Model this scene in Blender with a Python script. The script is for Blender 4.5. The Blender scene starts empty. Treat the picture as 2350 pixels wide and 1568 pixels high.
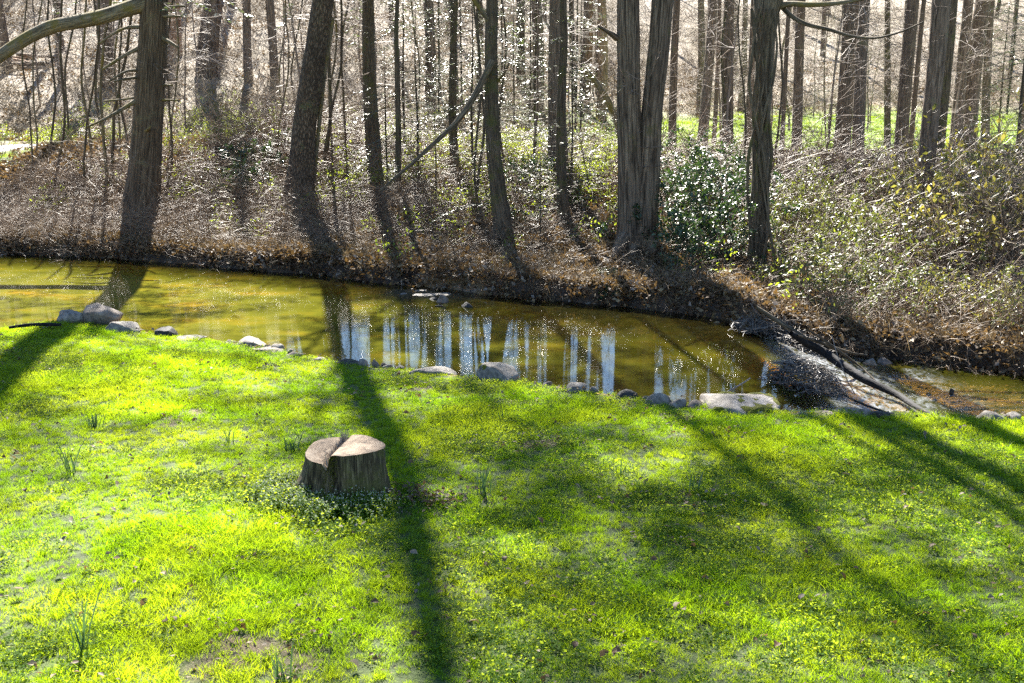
import bpy, math, random
import numpy as np
from mathutils import Vector, Matrix, Euler

# ------------------------------------------------------------------ camera, sky, sun, exposure
SC = bpy.context.scene
CAM_H, PITCH, FPX = 3.1, math.radians(12.2), 2700.0      # FPX: focal length in units of a 2350-wide picture
cd = bpy.data.cameras.new('camera'); cam = bpy.data.objects.new('camera', cd)
SC.collection.objects.link(cam); SC.camera = cam
cam.location = (0, 0, CAM_H); cam.rotation_euler = (math.pi/2 - PITCH, 0, 0)
cd.sensor_width = 36; cd.lens = FPX/2350*36; cd.clip_end = 2000; cd.clip_start = .05

SUN_AZ, SUN_EL = math.radians(-9.0), math.radians(39.0)  # azimuth from +Y towards +X
w = bpy.data.worlds.new('World'); SC.world = w; w.use_nodes = True
nt = w.node_tree
sky = nt.nodes.new('ShaderNodeTexSky'); sky.sky_type = 'NISHITA'; sky.sun_disc = False
sky.sun_elevation = SUN_EL; sky.sun_rotation = SUN_AZ
sky.air_density = 1.0; sky.dust_density = 0.0; sky.ozone_density = 3.0; sky.altitude = 1200
nt.links.new(sky.outputs[0], nt.nodes['Background'].inputs[0])
nt.nodes['Background'].inputs[1].default_value = 0.052
sd = bpy.data.lights.new('sun', 'SUN'); sun = bpy.data.objects.new('sun', sd); SC.collection.objects.link(sun)
sd.energy = 5.0; sd.angle = math.radians(0.55); sd.color = (1.0, .95, .86)
sdir = Vector((math.sin(SUN_AZ)*math.cos(SUN_EL), math.cos(SUN_AZ)*math.cos(SUN_EL), math.sin(SUN_EL)))
sun.rotation_euler = sdir.to_track_quat('Z', 'Y').to_euler(); sun.location = sdir*60
vs = SC.view_settings
vs.view_transform = 'Standard'; vs.look = 'None'; vs.exposure = 2.72; vs.gamma = 1.0; vs.use_curve_mapping = False
SC.cycles.max_bounces = 8; SC.cycles.transparent_max_bounces = 12
SC.cycles.diffuse_bounces = 4; SC.cycles.transmission_bounces = 6; SC.cycles.glossy_bounces = 3
SC.cycles.caustics_reflective = False; SC.cycles.caustics_refractive = False
SC.cycles.sample_clamp_indirect = 5.0; SC.cycles.use_denoising = False

# ------------------------------------------------------------------ helpers: noise, pixels, meshes
RNG = np.random.default_rng(7); random.seed(7)
COL = SC.collection
def hsh(ix, iy, seed):
    h = (ix.astype(np.int64)*374761393 + iy.astype(np.int64)*668265263 + seed*974634517) & 0xffffffff
    h = ((h ^ (h >> 13))*1274126177) & 0xffffffff
    return ((h ^ (h >> 16)) & 0xffff)/65535.0
def vnoise(x, y, seed=0):
    x = np.asarray(x, float); y = np.asarray(y, float)
    ix = np.floor(x); iy = np.floor(y); fx = x-ix; fy = y-iy
    fx = fx*fx*(3-2*fx); fy = fy*fy*(3-2*fy)
    a = hsh(ix, iy, seed); b = hsh(ix+1, iy, seed); c = hsh(ix, iy+1, seed); d = hsh(ix+1, iy+1, seed)
    return (a+(b-a)*fx)*(1-fy)+(c+(d-c)*fx)*fy
def fbm(x, y, seed=0, o=3):
    s = 0; a = .5; t = 0
    for k in range(o):
        s = s+a*vnoise(np.asarray(x)*2**k, np.asarray(y)*2**k, seed+k*17); t += a; a *= .5
    return s/t
def sm(t):
    t = np.clip(t, 0, 1); return t*t*(3-2*t)
CP, SP = math.cos(PITCH), math.sin(PITCH)
def ray(px, py):                       # px, py in a 2350 x 1568 picture; a direction only
    u = (px-1175)/FPX; v = (784-py)/FPX
    return np.array([u, CP+v*SP, -SP+v*CP])
def proj(px, py, z):                   # where that direction meets the level z
    d = ray(px, py); t = (z-CAM_H)/d[2]; return np.array([d[0]*t, d[1]*t, z])
def at_depth(px, py, y):
    d = ray(px, py); t = y/d[1]; return np.array([d[0]*t, y, CAM_H+d[2]*t])

ZW, ZD, ZE = -.35, -.56, -.09          # water above the debris dam, below it, lawn edge
NEAR = [(-60,765),(0,760),(130,742),(250,748),(350,765),(480,780),(600,797),(700,817),(850,842),(1000,857),(1100,867),(1280,887),
        (1400,905),(1500,920),(1600,932),(1800,946),(2000,953),(2200,957),(2350,964),(2450,970)]
FAR = [(-60,578),(0,582),(200,590),(400,603),(600,622),(750,632),(840,645),(950,656),(1060,668),(1200,685),(1400,700),(1500,712),
       (1600,722),(1680,738),(1750,768),(1850,800),(2000,822),(2150,838),(2350,862),(2450,872)]
def curve(pts, z):
    P = np.array([proj(a, b, z if a < 1760 or z > -.3 else ZD) for a, b in pts]); P = P[np.argsort(P[:, 0])]
    x, y = P[:, 0], P[:, 1]
    sl = (y[3]-y[0])/(x[3]-x[0]); sr = (y[-1]-y[-4])/(x[-1]-x[-4])
    x = np.concatenate([[x[0]-300, x[0]-8], x, [x[-1]+8, x[-1]+300]])
    y = np.concatenate([[y[0]-sl*8, y[0]-sl*8], y, [y[-1]+sr*8, y[-1]+sr*8]])
    return x, y
NX, NY = curve(NEAR, ZE); FX, FY = curve(FAR, ZW)
def Ny(x): return np.interp(x, NX, NY)
def Fy(x): return np.maximum(np.interp(x, FX, FY), Ny(x)+1.5)
D0 = proj(1765, 790, ZW)[:2]; D1 = proj(1935, 955, ZW)[:2]           # line of the debris dam
DDIR = (D1-D0)/np.linalg.norm(D1-D0); DN = np.array([-DDIR[1], DDIR[0]])
if DN[0] < 0: DN = -DN
def downs(x, y):                       # metres below the dam (positive) or above it
    return (x-D0[0])*DN[0]+(y-D0[1])*DN[1]
def W(x, y): return ZW+(ZD-ZW)*sm(downs(x, y)/.9)
MUD = proj(975, 674, ZW)
def path_y(x):
    return np.interp(x, [-60,-28,-18,-13,-7,0,7,14,20,60], [30,32,34.5,37,39,40.5,41,41,40.5,38])
def hill_y(x): return np.interp(x, [-300,-20,-12,-5,2,10,20,300], [39.5,39.5,42,46,51,58,59,59])
def H(x, y):
    x = np.asarray(x, float); y = np.asarray(y, float)
    n = Ny(x); f = Fy(x); dn = y-n; df = y-f
    lawn = .07*(fbm(x*.45, y*.45, 3)-.5)*sm((n-y)/1.5) + ZE*sm(1+dn/2.5) + .02*(fbm(x*2, y*2, 5)-.5)
    wl = W(x, y)
    dep = .05+.50*sm(np.minimum((dn-.3)/1.6, -df/3.6))
    dep = np.where(downs(x, y) > 0, .06+.10*sm(np.minimum(dn-.3, -df)/.8), dep)
    dep = np.where(downs(x, y) > 0, dep, dep*np.interp(x, [-4, 0, 4], [1.0, .72, .40]))
    bed = wl-dep+.05*(fbm(x*3, y*3, 9)-.5)+.14*(fbm(x*1.1, y*.8, 12)-.5)*sm(np.minimum(dn, -df)/.8)
    g = np.exp(-(((x-MUD[0]+.25*(fbm(x*2.5, y*2.5, 58)-.5))/.95)**2+((y-MUD[1]-.15+.9*(fbm(x*2.1, y*2.1, 59)-.5))/.6)**2)**1.5)
    bed = bed+g*(np.maximum(wl+.012+.13*(fbm(x*3.2, y*3.2, 14)-.5)-bed, 0))
    near = lawn+(bed-lawn)*sm(dn/.45)
    top = np.interp(x, [-40,-13,-7,-2,3,6,10,40], [1.45,1.4,1.5,1.38,1.25,1.2,1.2,1.2])
    wid = np.interp(x, [-40,-8,-2,2,6,40], [10.5,10.5,11,11.5,12,12])
    rough = .30*(fbm(x*.55, y*.55, 21)-.5)+.16*(fbm(x*1.8, y*1.8, 23)-.5)+.05*(fbm(x*6, y*6, 25)-.5)
    d = np.maximum(df, 0)
    bank = wl-.1+.40*sm((df+.08+.30*(fbm(x*2.2, y*0, 27)-.5)+.14*(fbm(x*6, y*0, 28)-.5))/.30)+top*sm(d/wid)**1.15+rough*(.55+.45*sm(d/4))*sm(d/.7)
    plain = np.interp(y, [24, 42, 60], [0, 0, .85])
    bank = bank+plain*sm((d-3)/3)
    py_ = path_y(x); flat = 1-sm((np.abs(y-py_)-.9)/1.0)
    bank = bank-rough*flat*.9*sm((d-2)/2)
    t = np.maximum(y-hill_y(x), 0)
    crest = np.interp(x, [-300,-40,-20,-7,6,20,80,300], [30,26,21,12.5,11.4,11.4,12,12])
    hz = .12*t+.0062*t*t; hz = crest*(1-np.exp(-hz/crest))
    hz = hz+1.4*(fbm(x*.12, y*.12, 31)-.5)*sm(t/8)+.35*(fbm(x*.6, y*.6, 33)-.5)*sm(t/3)
    bank = bank+hz
    k = sm((df+.35)/.3)
    return np.where(dn < 0, lawn, np.where(df > -.35, near*(1-k)+bank*k, near))
def hit(px, py):                       # where a picture direction meets the ground
    d = ray(px, py); t = np.arange(4, 140, .02)
    P = np.array([0, 0, CAM_H])[None]+t[:, None]*d[None]
    b = P[:, 2] < H(P[:, 0], P[:, 1])
    i = int(np.argmax(b)) if b.any() else len(t)-1
    return P[i]
def hz1(x, y): return float(H(np.array([x]), np.array([y]))[0])

def tag(o, label=None, cat=None, group=None, kind=None):
    if label: o['label'] = label
    if cat: o['category'] = cat
    if group: o['group'] = group
    if kind: o['kind'] = kind
    return o
def mesh_np(name, V, F, mat=None, smooth=False, uv=None, rnd=None):
    """V (n,3); F array (m,k) or list of such arrays"""
    me = bpy.data.meshes.new(name)
    Fs = F if isinstance(F, list) else [F]
    Fs = [np.asarray(f, np.int32) for f in Fs if len(f)]
    loops = np.concatenate([f.ravel() for f in Fs]); sizes = np.concatenate([np.full(len(f), f.shape[1]) for f in Fs])
    me.vertices.add(len(V)); me.vertices.foreach_set('co', np.asarray(V, np.float32).ravel())
    me.loops.add(len(loops)); me.loops.foreach_set('vertex_index', loops)
    me.polygons.add(len(sizes)); me.polygons.foreach_set('loop_start', np.concatenate([[0], np.cumsum(sizes)[:-1]]).astype(np.int32))
    me.update(calc_edges=True)
    if smooth: me.polygons.foreach_set('use_smooth', np.ones(len(sizes), bool))
    if uv is not None:
        l = me.uv_layers.new(name='UVMap'); l.data.foreach_set('uv', np.asarray(uv, np.float32)[loops].ravel())
    if rnd is not None:
        a = me.attributes.new('rnd', 'FLOAT', 'FACE'); a.data.foreach_set('value', np.asarray(rnd, np.float32))
    if mat is not None: me.materials.append(mat)
    return me
def link(name, me, parent=None, loc=None):
    o = bpy.data.objects.new(name, me); COL.objects.link(o)
    if parent is not None: o.parent = parent
    if loc is not None: o.location = loc
    return o
def empty(name, loc=(0, 0, 0), rz=0, s=1):
    o = bpy.data.objects.new(name, None); COL.objects.link(o); o.empty_display_size = .2
    o.location = loc; o.rotation_euler = (0, 0, rz); o.scale = (s, s, s); return o
def copy_tree(o, parent=None):
    c = o.copy(); COL.objects.link(c); c.parent = parent
    for ch in o.children: copy_tree(ch, c)
    return c

def tube(pts, rad, sides=10, disp=None, cap=True):
    """swept tube; returns V, F, UV.  disp(ang, s, r) -> radius factor"""
    P = np.asarray(pts, float); R = np.asarray(rad, float); n = len(P)
    T = np.gradient(P, axis=0); T /= np.linalg.norm(T, axis=1)[:, None]+1e-9
    ref = np.array([1., 0, 0]) if abs(T[0][0]) < .8 else np.array([0, 0, 1.])
    V = []; UV = []; s = np.concatenate([[0], np.cumsum(np.linalg.norm(np.diff(P, axis=0), axis=1))])
    a = np.linspace(0, 2*np.pi, sides, endpoint=False)
    X = ref
    for i in range(n):
        X = X-T[i]*X.dot(T[i]); X /= np.linalg.norm(X)+1e-9; Y = np.cross(T[i], X)
        k = 1 if disp is None else disp(a, s[i], R[i])
        V.append(P[i]+((np.cos(a)*R[i]*k)[:, None]*X+(np.sin(a)*R[i]*k)[:, None]*Y))
        UV.append(np.stack([np.abs(a/np.pi-1)*np.pi*R[0], np.full(sides, s[i])], 1))
    V = np.concatenate(V); UV = np.concatenate(UV)
    i = np.arange(n-1)[:, None]*sides; j = np.arange(sides)[None]; j2 = (j+1) % sides
    F = np.stack([i+j, i+j2, i+sides+j2, i+sides+j], -1).reshape(-1, 4)
    if cap:
        V = np.concatenate([V, P[-1:]+T[-1:]*R[-1]*.3]); UV = np.concatenate([UV, [[0, s[-1]]]])
        c = len(V)-1; b = (n-1)*sides
        F3 = np.stack([b+np.arange(sides), b+(np.arange(sides)+1) % sides, np.full(sides, c)], 1)
        return V, [F, F3], UV
    return V, [F], UV
def join(parts):
    """join (V, [F4, F3], UV) tuples"""
    V = []; U = []; Fs = {}; o = 0
    for v, fs, u in parts:
        V.append(v); U.append(u)
        for f in fs: Fs.setdefault(f.shape[1], []).append(f+o)
        o += len(v)
    return np.concatenate(V), [np.concatenate(f) for f in Fs.values()], np.concatenate(U)
def segs_arr(S, sides=3):
    """list of (p, q, r0, r1) -> V, F as thin prisms"""
    A = np.array([s[0] for s in S], float); B = np.array([s[1] for s in S], float)
    r0 = np.array([s[2] for s in S]); r1 = np.array([s[3] for s in S])
    D = B-A; L = np.linalg.norm(D, axis=1)[:, None]+1e-9; D = D/L
    ref = np.where(np.abs(D[:, 2:3]) < .9, np.array([[0, 0, 1.]]), np.array([[1., 0, 0]]))
    X = np.cross(D, ref); X /= np.linalg.norm(X, axis=1)[:, None]+1e-9; Y = np.cross(D, X)
    B = B+D*np.minimum(r0[:, None]*.6, L*.1)
    V = np.zeros((len(S), 2*sides, 3))
    for k in range(sides):
        c, s_ = math.cos(2*math.pi*k/sides), math.sin(2*math.pi*k/sides)
        V[:, k] = A+(X*c+Y*s_)*r0[:, None]; V[:, sides+k] = B+(X*c+Y*s_)*r1[:, None]
    b = (np.arange(len(S))*2*sides)[:, None, None]
    q = np.array([[k, (k+1) % sides, sides+(k+1) % sides, sides+k] for k in range(sides)])[None]
    return V.reshape(-1, 3), (b+q).reshape(-1, 4)
def segs_mesh(name, S, mat, sides=3, rnd=None):
    V, F = segs_arr(S, sides)
    r = np.repeat(RNG.random(len(S)) if rnd is None else rnd, sides)
    return mesh_np(name, V, F, mat, smooth=False, rnd=r)
def leaves_arr(P, D, Nn, L, Wd, fold=.25, curl=.0):
    """rhombic folded leaves, two triangles each"""
    P = np.asarray(P, float); D = np.asarray(D, float); D = D/(np.linalg.norm(D, axis=1)[:, None]+1e-9)
    Nn = np.asarray(Nn, float); S = np.cross(D, Nn); S /= np.linalg.norm(S, axis=1)[:, None]+1e-9; Nn = np.cross(S, D)
    L = np.asarray(L)[:, None]*np.ones((len(P), 1)); Wd = np.asarray(Wd)[:, None]*np.ones((len(P), 1))
    V = np.stack([P, P+D*L*.45-S*Wd*.5+Nn*Wd*fold, P+D*L+Nn*L*curl, P+D*L*.45+S*Wd*.5+Nn*Wd*fold], 1)
    b = (np.arange(len(P))*4)[:, None, None]
    F = (b+np.array([[0, 1, 2], [0, 2, 3]])[None]).reshape(-1, 3)
    return V.reshape(-1, 3), F
def rdir(n, rng=RNG):
    v = rng.normal(size=(n, 3)); return v/np.linalg.norm(v, axis=1)[:, None]

# ------------------------------------------------------------------ materials
def mat(name):
    m = bpy.data.materials.new(name); m.use_nodes = True; m.node_tree.nodes.clear()
    out = m.node_tree.nodes.new('ShaderNodeOutputMaterial'); return m, m.node_tree.nodes, m.node_tree.links, out
def ramp(N, pts):
    r = N.new('ShaderNodeValToRGB'); e = r.color_ramp.elements
    while len(e) < len(pts): e.new(.5)
    for k, (p, c) in enumerate(pts): e[k].position = p; e[k].color = (*c, 1)
    return r
def math_(N, L, op, a, b=None, clamp=False):
    n = N.new('ShaderNodeMath'); n.operation = op; n.use_clamp = clamp
    for k, v in enumerate((a, b)):
        if v is None: continue
        if isinstance(v, (int, float)): n.inputs[k].default_value = v
        else: L.new(v, n.inputs[k])
    return n.outputs[0]
def noise(N, L, vec, scale, detail=4, rough=.6, dist=0.):
    t = N.new('ShaderNodeTexNoise'); t.inputs['Scale'].default_value = scale; t.inputs['Detail'].default_value = detail
    t.inputs['Roughness'].default_value = rough; t.inputs['Distortion'].default_value = dist
    if vec is not None: L.new(vec, t.inputs['Vector'])
    return t.outputs[0]
def mapping(N, L, vec, scale, loc=(0, 0, 0)):
    m = N.new('ShaderNodeMapping'); m.inputs['Scale'].default_value = scale; m.inputs['Location'].default_value = loc
    L.new(vec, m.inputs['Vector']); return m.outputs[0]
def attr(N, name, out='Fac'):
    a = N.new('ShaderNodeAttribute'); a.attribute_name = name; return a.outputs[out]
def bump(N, L, h, strength=.5, dist=.02):
    b = N.new('ShaderNodeBump'); b.inputs['Strength'].default_value = strength; b.inputs['Distance'].default_value = dist
    L.new(h, b.inputs['Height']); return b.outputs[0]
def principled(N, L, col, rough=.6, spec=.5, nrm=None):
    p = N.new('ShaderNodeBsdfPrincipled')
    if isinstance(col, tuple): p.inputs['Base Color'].default_value = (*col, 1)
    else: L.new(col, p.inputs['Base Color'])
    if isinstance(rough, (int, float)): p.inputs['Roughness'].default_value = rough
    else: L.new(rough, p.inputs['Roughness'])
    p.inputs['Specular IOR Level'].default_value = spec
    if nrm is not None: L.new(nrm, p.inputs['Normal'])
    return p
def leaf_mat(name, cols, tcol, tfac=.45, rough=.45, spec=.5, inst=True, patch=None):
    """thin leaf: reflects and lets light through; colour varies leaf by leaf, plant by plant"""
    m, N, L, out = mat(name)
    f = attr(N, 'rnd')
    if inst:
        oi = N.new('ShaderNodeObjectInfo').outputs['Random']; f = math_(N, L, 'ADD', math_(N, L, 'MULTIPLY', f, .5), math_(N, L, 'MULTIPLY', oi, .5))
    r = ramp(N, [(i/(len(cols)-1)*.8+.1, c) for i, c in enumerate(cols)]); L.new(f, r.inputs[0])
    col = r.outputs[0]
    hs = None
    if patch:
        g = N.new('ShaderNodeNewGeometry').outputs['Position']
        nz = noise(N, L, g, patch[0], 3, .6)
        rr = ramp(N, [(.38, (0, 0, 0)), (.62, (1, 1, 1))]); L.new(nz, rr.inputs[0])
        mx = N.new('ShaderNodeMix'); mx.data_type = 'RGBA'; mx.blend_type = 'MULTIPLY'; L.new(rr.outputs[0], mx.inputs['Factor'])
        L.new(col, mx.inputs[6]); mx.inputs[7].default_value = (*patch[1], 1); col = mx.outputs[2]
        hs = rr.outputs[0]
    p = principled(N, L, col, rough, spec)
    t = N.new('ShaderNodeBsdfTranslucent'); 
    mt = N.new('ShaderNodeMix'); mt.data_type = 'RGBA'; mt.blend_type = 'MIX'; mt.inputs['Factor'].default_value = .72
    L.new(col, mt.inputs[6]); mt.inputs[7].default_value = (*tcol, 1); tc = mt.outputs[2]
    if patch:
        m2 = N.new('ShaderNodeMix'); m2.data_type = 'RGBA'; m2.blend_type = 'MULTIPLY'; L.new(hs, m2.inputs['Factor'])
        L.new(tc, m2.inputs[6]); m2.inputs[7].default_value = (*patch[1], 1); tc = m2.outputs[2]
    L.new(tc, t.inputs[0])
    mx = N.new('ShaderNodeMixShader'); mx.inputs[0].default_value = tfac
    L.new(p.outputs[0], mx.inputs[1]); L.new(t.outputs[0], mx.inputs[2]); L.new(mx.outputs[0], out.inputs[0])
    return m
def twig_mat(name, cols, rough=.55, spec=.4):
    m, N, L, out = mat(name)
    oi = N.new('ShaderNodeObjectInfo').outputs['Random']
    f = math_(N, L, 'ADD', math_(N, L, 'MULTIPLY', attr(N, 'rnd'), .6), math_(N, L, 'MULTIPLY', oi, .4))
    r = ramp(N, [(i/(len(cols)-1)*.8+.1, c) for i, c in enumerate(cols)]); L.new(f, r.inputs[0])
    L.new(principled(N, L, r.outputs[0], rough, spec).outputs[0], out.inputs[0]); return m
def bark_mat(name, dark, mid, light, su=26, sv=2.2, strength=.9, moss=0., plates=False, lichen=None):
    m, N, L, out = mat(name)
    uv = N.new('ShaderNodeUVMap').outputs[0]; ob = N.new('ShaderNodeTexCoord').outputs['Object']
    v1 = mapping(N, L, uv, (su, sv, 1))
    n1 = noise(N, L, v1, 1.0, 6, .65, .8)
    n2 = noise(N, L, mapping(N, L, uv, (su*2.7, sv*3.5, 1)), 1.0, 4, .6, .3)
    if plates:
        vo = N.new('ShaderNodeTexVoronoi'); vo.feature = 'DISTANCE_TO_EDGE'; vo.inputs['Scale'].default_value = 1
        wv = mapping(N, L, uv, (su*.62, sv*2.3, 1)); ad = N.new('ShaderNodeVectorMath'); ad.operation = 'ADD'
        nn = N.new('ShaderNodeTexNoise'); nn.inputs['Scale'].default_value = 2; L.new(v1, nn.inputs['Vector'])
        L.new(wv, ad.inputs[0]); L.new(nn.outputs['Color'], ad.inputs[1]); L.new(ad.outputs[0], vo.inputs['Vector'])
        e = math_(N, L, 'MULTIPLY', vo.outputs['Distance'], 4, True)
        hgt = math_(N, L, 'ADD', math_(N, L, 'MULTIPLY', e, .28), math_(N, L, 'MULTIPLY', n1, .75))
    else:
        hgt = math_(N, L, 'ADD', math_(N, L, 'MULTIPLY', n1, .8), math_(N, L, 'MULTIPLY', n2, .3))
    r = ramp(N, [(.50, dark), (.62, mid), (.74, light)] if plates else [(.43, dark), (.54, mid), (.68, light)]); L.new(hgt, r.inputs[0]); col = r.outputs[0]
    big = noise(N, L, ob, 1.3, 4, .6)
    bl = ramp(N, [(.35, (.72, .70, .68)), (.65, (1.12, 1.08, 1.0))]); L.new(big, bl.inputs[0])
    mx = N.new('ShaderNodeMix'); mx.data_type = 'RGBA'; mx.blend_type = 'MULTIPLY'; mx.inputs['Factor'].default_value = 1
    L.new(col, mx.inputs[6]); L.new(bl.outputs[0], mx.inputs[7]); col = mx.outputs[2]
    if moss:
        mk = noise(N, L, ob, 2.6, 5, .7); mr = ramp(N, [(.62-moss*.3, (0, 0, 0)), (.72-moss*.3, (1, 1, 1))]); L.new(mk, mr.inputs[0])
        m3 = N.new('ShaderNodeMix'); m3.data_type = 'RGBA'; L.new(math_(N, L, 'MULTIPLY', mr.outputs[0], .8), m3.inputs['Factor'])
        L.new(col, m3.inputs[6]); m3.inputs[7].default_value = (*(lichen or (.10, .105, .012)), 1); col = m3.outputs[2]
    p = principled(N, L, col, .85, .25, bump(N, L, hgt, strength, .035)); L.new(p.outputs[0], out.inputs[0]); return m

M = {}
M['grass'] = leaf_mat('lawn grass', [(.030, .085, .006), (.055, .135, .008), (.10, .17, .012), (.16, .17, .04)], (.58, .70, .010), .60, .5, .3, patch=(.8, (.66, .88, .6)))
M['fieldgrass'] = leaf_mat('field grass', [(.05, .12, .01), (.10, .18, .02)], (.36, .46, .03), .5, .5, .4)
M['weed'] = leaf_mat('low weeds', [(.04, .10, .012), (.065, .135, .018), (.10, .16, .03)], (.50, .60, .03), .55, .7, .1)
M['flower'] = leaf_mat('weed flowers', [(.42, .42, .36), (.5, .5, .44)], (.45, .48, .35), .3, .5, .3)
M['daff'] = leaf_mat('spear leaves', [(.02, .06, .022), (.03, .08, .03)], (.10, .18, .05), .3, .35, .5)
M['litter'] = leaf_mat('fallen leaves', [(.032, .018, .010), (.085, .048, .026), (.15, .10, .052), (.27, .21, .125)], (.22, .13, .035), .26, .6, .2)
M['paleleaf'] = leaf_mat('bleached leaves', [(.12, .088, .058), (.19, .15, .115), (.27, .235, .20)], (.25, .19, .13), .2, .8, .08)
M['drygrass'] = leaf_mat('dry grass', [(.09, .06, .034), (.17, .125, .068), (.26, .20, .115)], (.24, .17, .075), .3, .6, .2)
M['bramble'] = twig_mat('bare canes', [(.07, .044, .028), (.17, .115, .072), (.32, .235, .155)], .5, .35)
M['twig'] = twig_mat('bare twigs', [(.08, .056, .042), (.16, .118, .09), (.27, .21, .17)], .7, .15)
M['farTwig'] = twig_mat('far twigs', [(.10, .075, .05), (.19, .148, .10), (.30, .248, .175)], .75, .12)
M['paletwig'] = twig_mat('pale twigs', [(.16, .12, .098), (.28, .22, .18), (.40, .34, .29)], .6, .25)
M['deadwood'] = twig_mat('grey dead wood', [(.14, .12, .10), (.25, .22, .19), (.36, .33, .29)], .5, .4)
M['hemtwig'] = twig_mat('hemlock twigs', [(.05, .042, .03), (.10, .082, .06), (.16, .135, .10)], .75, .1)
M['hemlock'] = leaf_mat('hemlock needles', [(.035, .06, .025), (.06, .085, .04), (.09, .11, .05)], (.16, .22, .05), .25, .33, .55)
M['everDark'] = leaf_mat('glossy dark leaves', [(.012, .034, .016), (.022, .055, .020), (.04, .075, .025)], (.08, .15, .015), .18, .36, .6)
M['everSilver'] = leaf_mat('glossy olive leaves', [(.03, .055, .014), (.06, .085, .024), (.11, .12, .035)], (.24, .27, .03), .28, .42, .45)
M['everYellow'] = leaf_mat('yellowish leaves', [(.05, .08, .014), (.10, .11, .02), (.16, .13, .035), (.20, .11, .04)], (.30, .28, .04), .42, .35, .5)
M['fresh'] = leaf_mat('fresh spring leaves', [(.06, .12, .012), (.12, .19, .02), (.20, .24, .03)], (.42, .50, .03), .5, .4, .4)
M['cedar'] = bark_mat('shaggy cedar bark', (.015, .010, .006), (.078, .056, .037), (.21, .16, .11), 30, 1.3, 1.0, .22, lichen=(.12, .10, .055))
M['plate'] = bark_mat('plated bark', (.045, .032, .022), (.125, .092, .064), (.21, .16, .115), 30, 3.0, .9, .18, True, lichen=(.10, .10, .045))
M['furrow'] = bark_mat('furrowed bark', (.022, .017, .012), (.085, .066, .046), (.17, .135, .095), 34, 2.4, 1.0, .36, lichen=(.075, .075, .022))
M['twin'] = bark_mat('fissured grey bark', (.016, .011, .007), (.10, .075, .055), (.235, .185, .14), 23, 1.3, 1.0, .18, lichen=(.08, .07, .03))
M['mossy'] = bark_mat('mossy flaking bark', (.02, .016, .010), (.10, .08, .055), (.22, .18, .13), 26, 1.8, 1.0, .16, lichen=(.10, .092, .03))
M['farbark'] = bark_mat('pinkish brown bark', (.045, .034, .026), (.135, .10, .076), (.25, .19, .145), 24, 2.2, .8, .10, lichen=(.13, .115, .06))
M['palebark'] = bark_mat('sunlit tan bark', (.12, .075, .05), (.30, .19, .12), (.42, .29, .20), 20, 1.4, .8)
M['limb'] = bark_mat('mossy limb bark', (.045, .036, .022), (.14, .115, .075), (.26, .22, .15), 24, 2.5, .9, .38, lichen=(.14, .108, .022))
M['stumpside'] = bark_mat('weathered stump side', (.012, .010, .006), (.07, .056, .030), (.22, .185, .11), 44, 3.6, 1.0, .36, lichen=(.085, .085, .02))
M['wetlog'] = bark_mat('wet black log', (.005, .005, .006), (.012, .012, .014), (.032, .032, .036), 16, 2.5, .8)

def mat_ground():
    m, N, L, out = mat('ground')
    g = N.new('ShaderNodeNewGeometry').outputs['Position']; tint = attr(N, 'tint', 'Color')
    a = noise(N, L, g, 9, 6, .72, .4); b = noise(N, L, g, 1.2, 4, .6)
    r = ramp(N, [(.28, (.42, .40, .38)), (.5, (1, 1, 1)), (.72, (1.7, 1.6, 1.5))]); L.new(a, r.inputs[0])
    r2 = ramp(N, [(.3, (.75, .74, .72)), (.7, (1.2, 1.18, 1.15))]); L.new(b, r2.inputs[0])
    c = tint
    for q in (r, r2):
        mx = N.new('ShaderNodeMix'); mx.data_type = 'RGBA'; mx.blend_type = 'MULTIPLY'; mx.inputs['Factor'].default_value = 1
        L.new(c, mx.inputs[6]); L.new(q.outputs[0], mx.inputs[7]); c = mx.outputs[2]
    wet = attr(N, 'wet'); rg = math_(N, L, 'SUBTRACT', .92, math_(N, L, 'MULTIPLY', wet, .62))
    p = principled(N, L, c, rg, .45, bump(N, L, a, .8, .05)); L.new(p.outputs[0], out.inputs[0]); return m
def mat_gravel():
    m, N, L, out = mat('pale gravel')
    g = N.new('ShaderNodeNewGeometry').outputs['Position']
    vo = N.new('ShaderNodeTexVoronoi'); vo.inputs['Scale'].default_value = 26; L.new(g, vo.inputs['Vector'])
    a = noise(N, L, g, 1.1, 5, .65)
    r = ramp(N, [(.3, (.24, .21, .18)), (.6, (.44, .42, .42)), (.8, (.52, .51, .53))]); L.new(a, r.inputs[0])
    mx = N.new('ShaderNodeMix'); mx.data_type = 'RGBA'; mx.blend_type = 'MULTIPLY'; mx.inputs['Factor'].default_value = .45
    L.new(r.outputs[0], mx.inputs[6]); L.new(vo.outputs['Color'], mx.inputs[7])
    p = principled(N, L, mx.outputs[2], .85, .3, bump(N, L, vo.outputs['Distance'], .5, .02)); L.new(p.outputs[0], out.inputs[0]); return m
def mat_rock(name, c0, c1, c2, moss=False):
    m, N, L, out = mat(name)
    ob = N.new('ShaderNodeTexCoord').outputs['Object']
    a = noise(N, L, ob, 5, 8, .7, .5); b = noise(N, L, ob, 26, 5, .7)
    h = math_(N, L, 'ADD', math_(N, L, 'MULTIPLY', a, .7), math_(N, L, 'MULTIPLY', b, .3))
    r = ramp(N, [(.36, c0), (.5, c1), (.66, c2)]); L.new(h, r.inputs[0])
    p = principled(N, L, r.outputs[0], .8, .35, bump(N, L, h, .8, .04)); L.new(p.outputs[0], out.inputs[0]); return m
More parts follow.
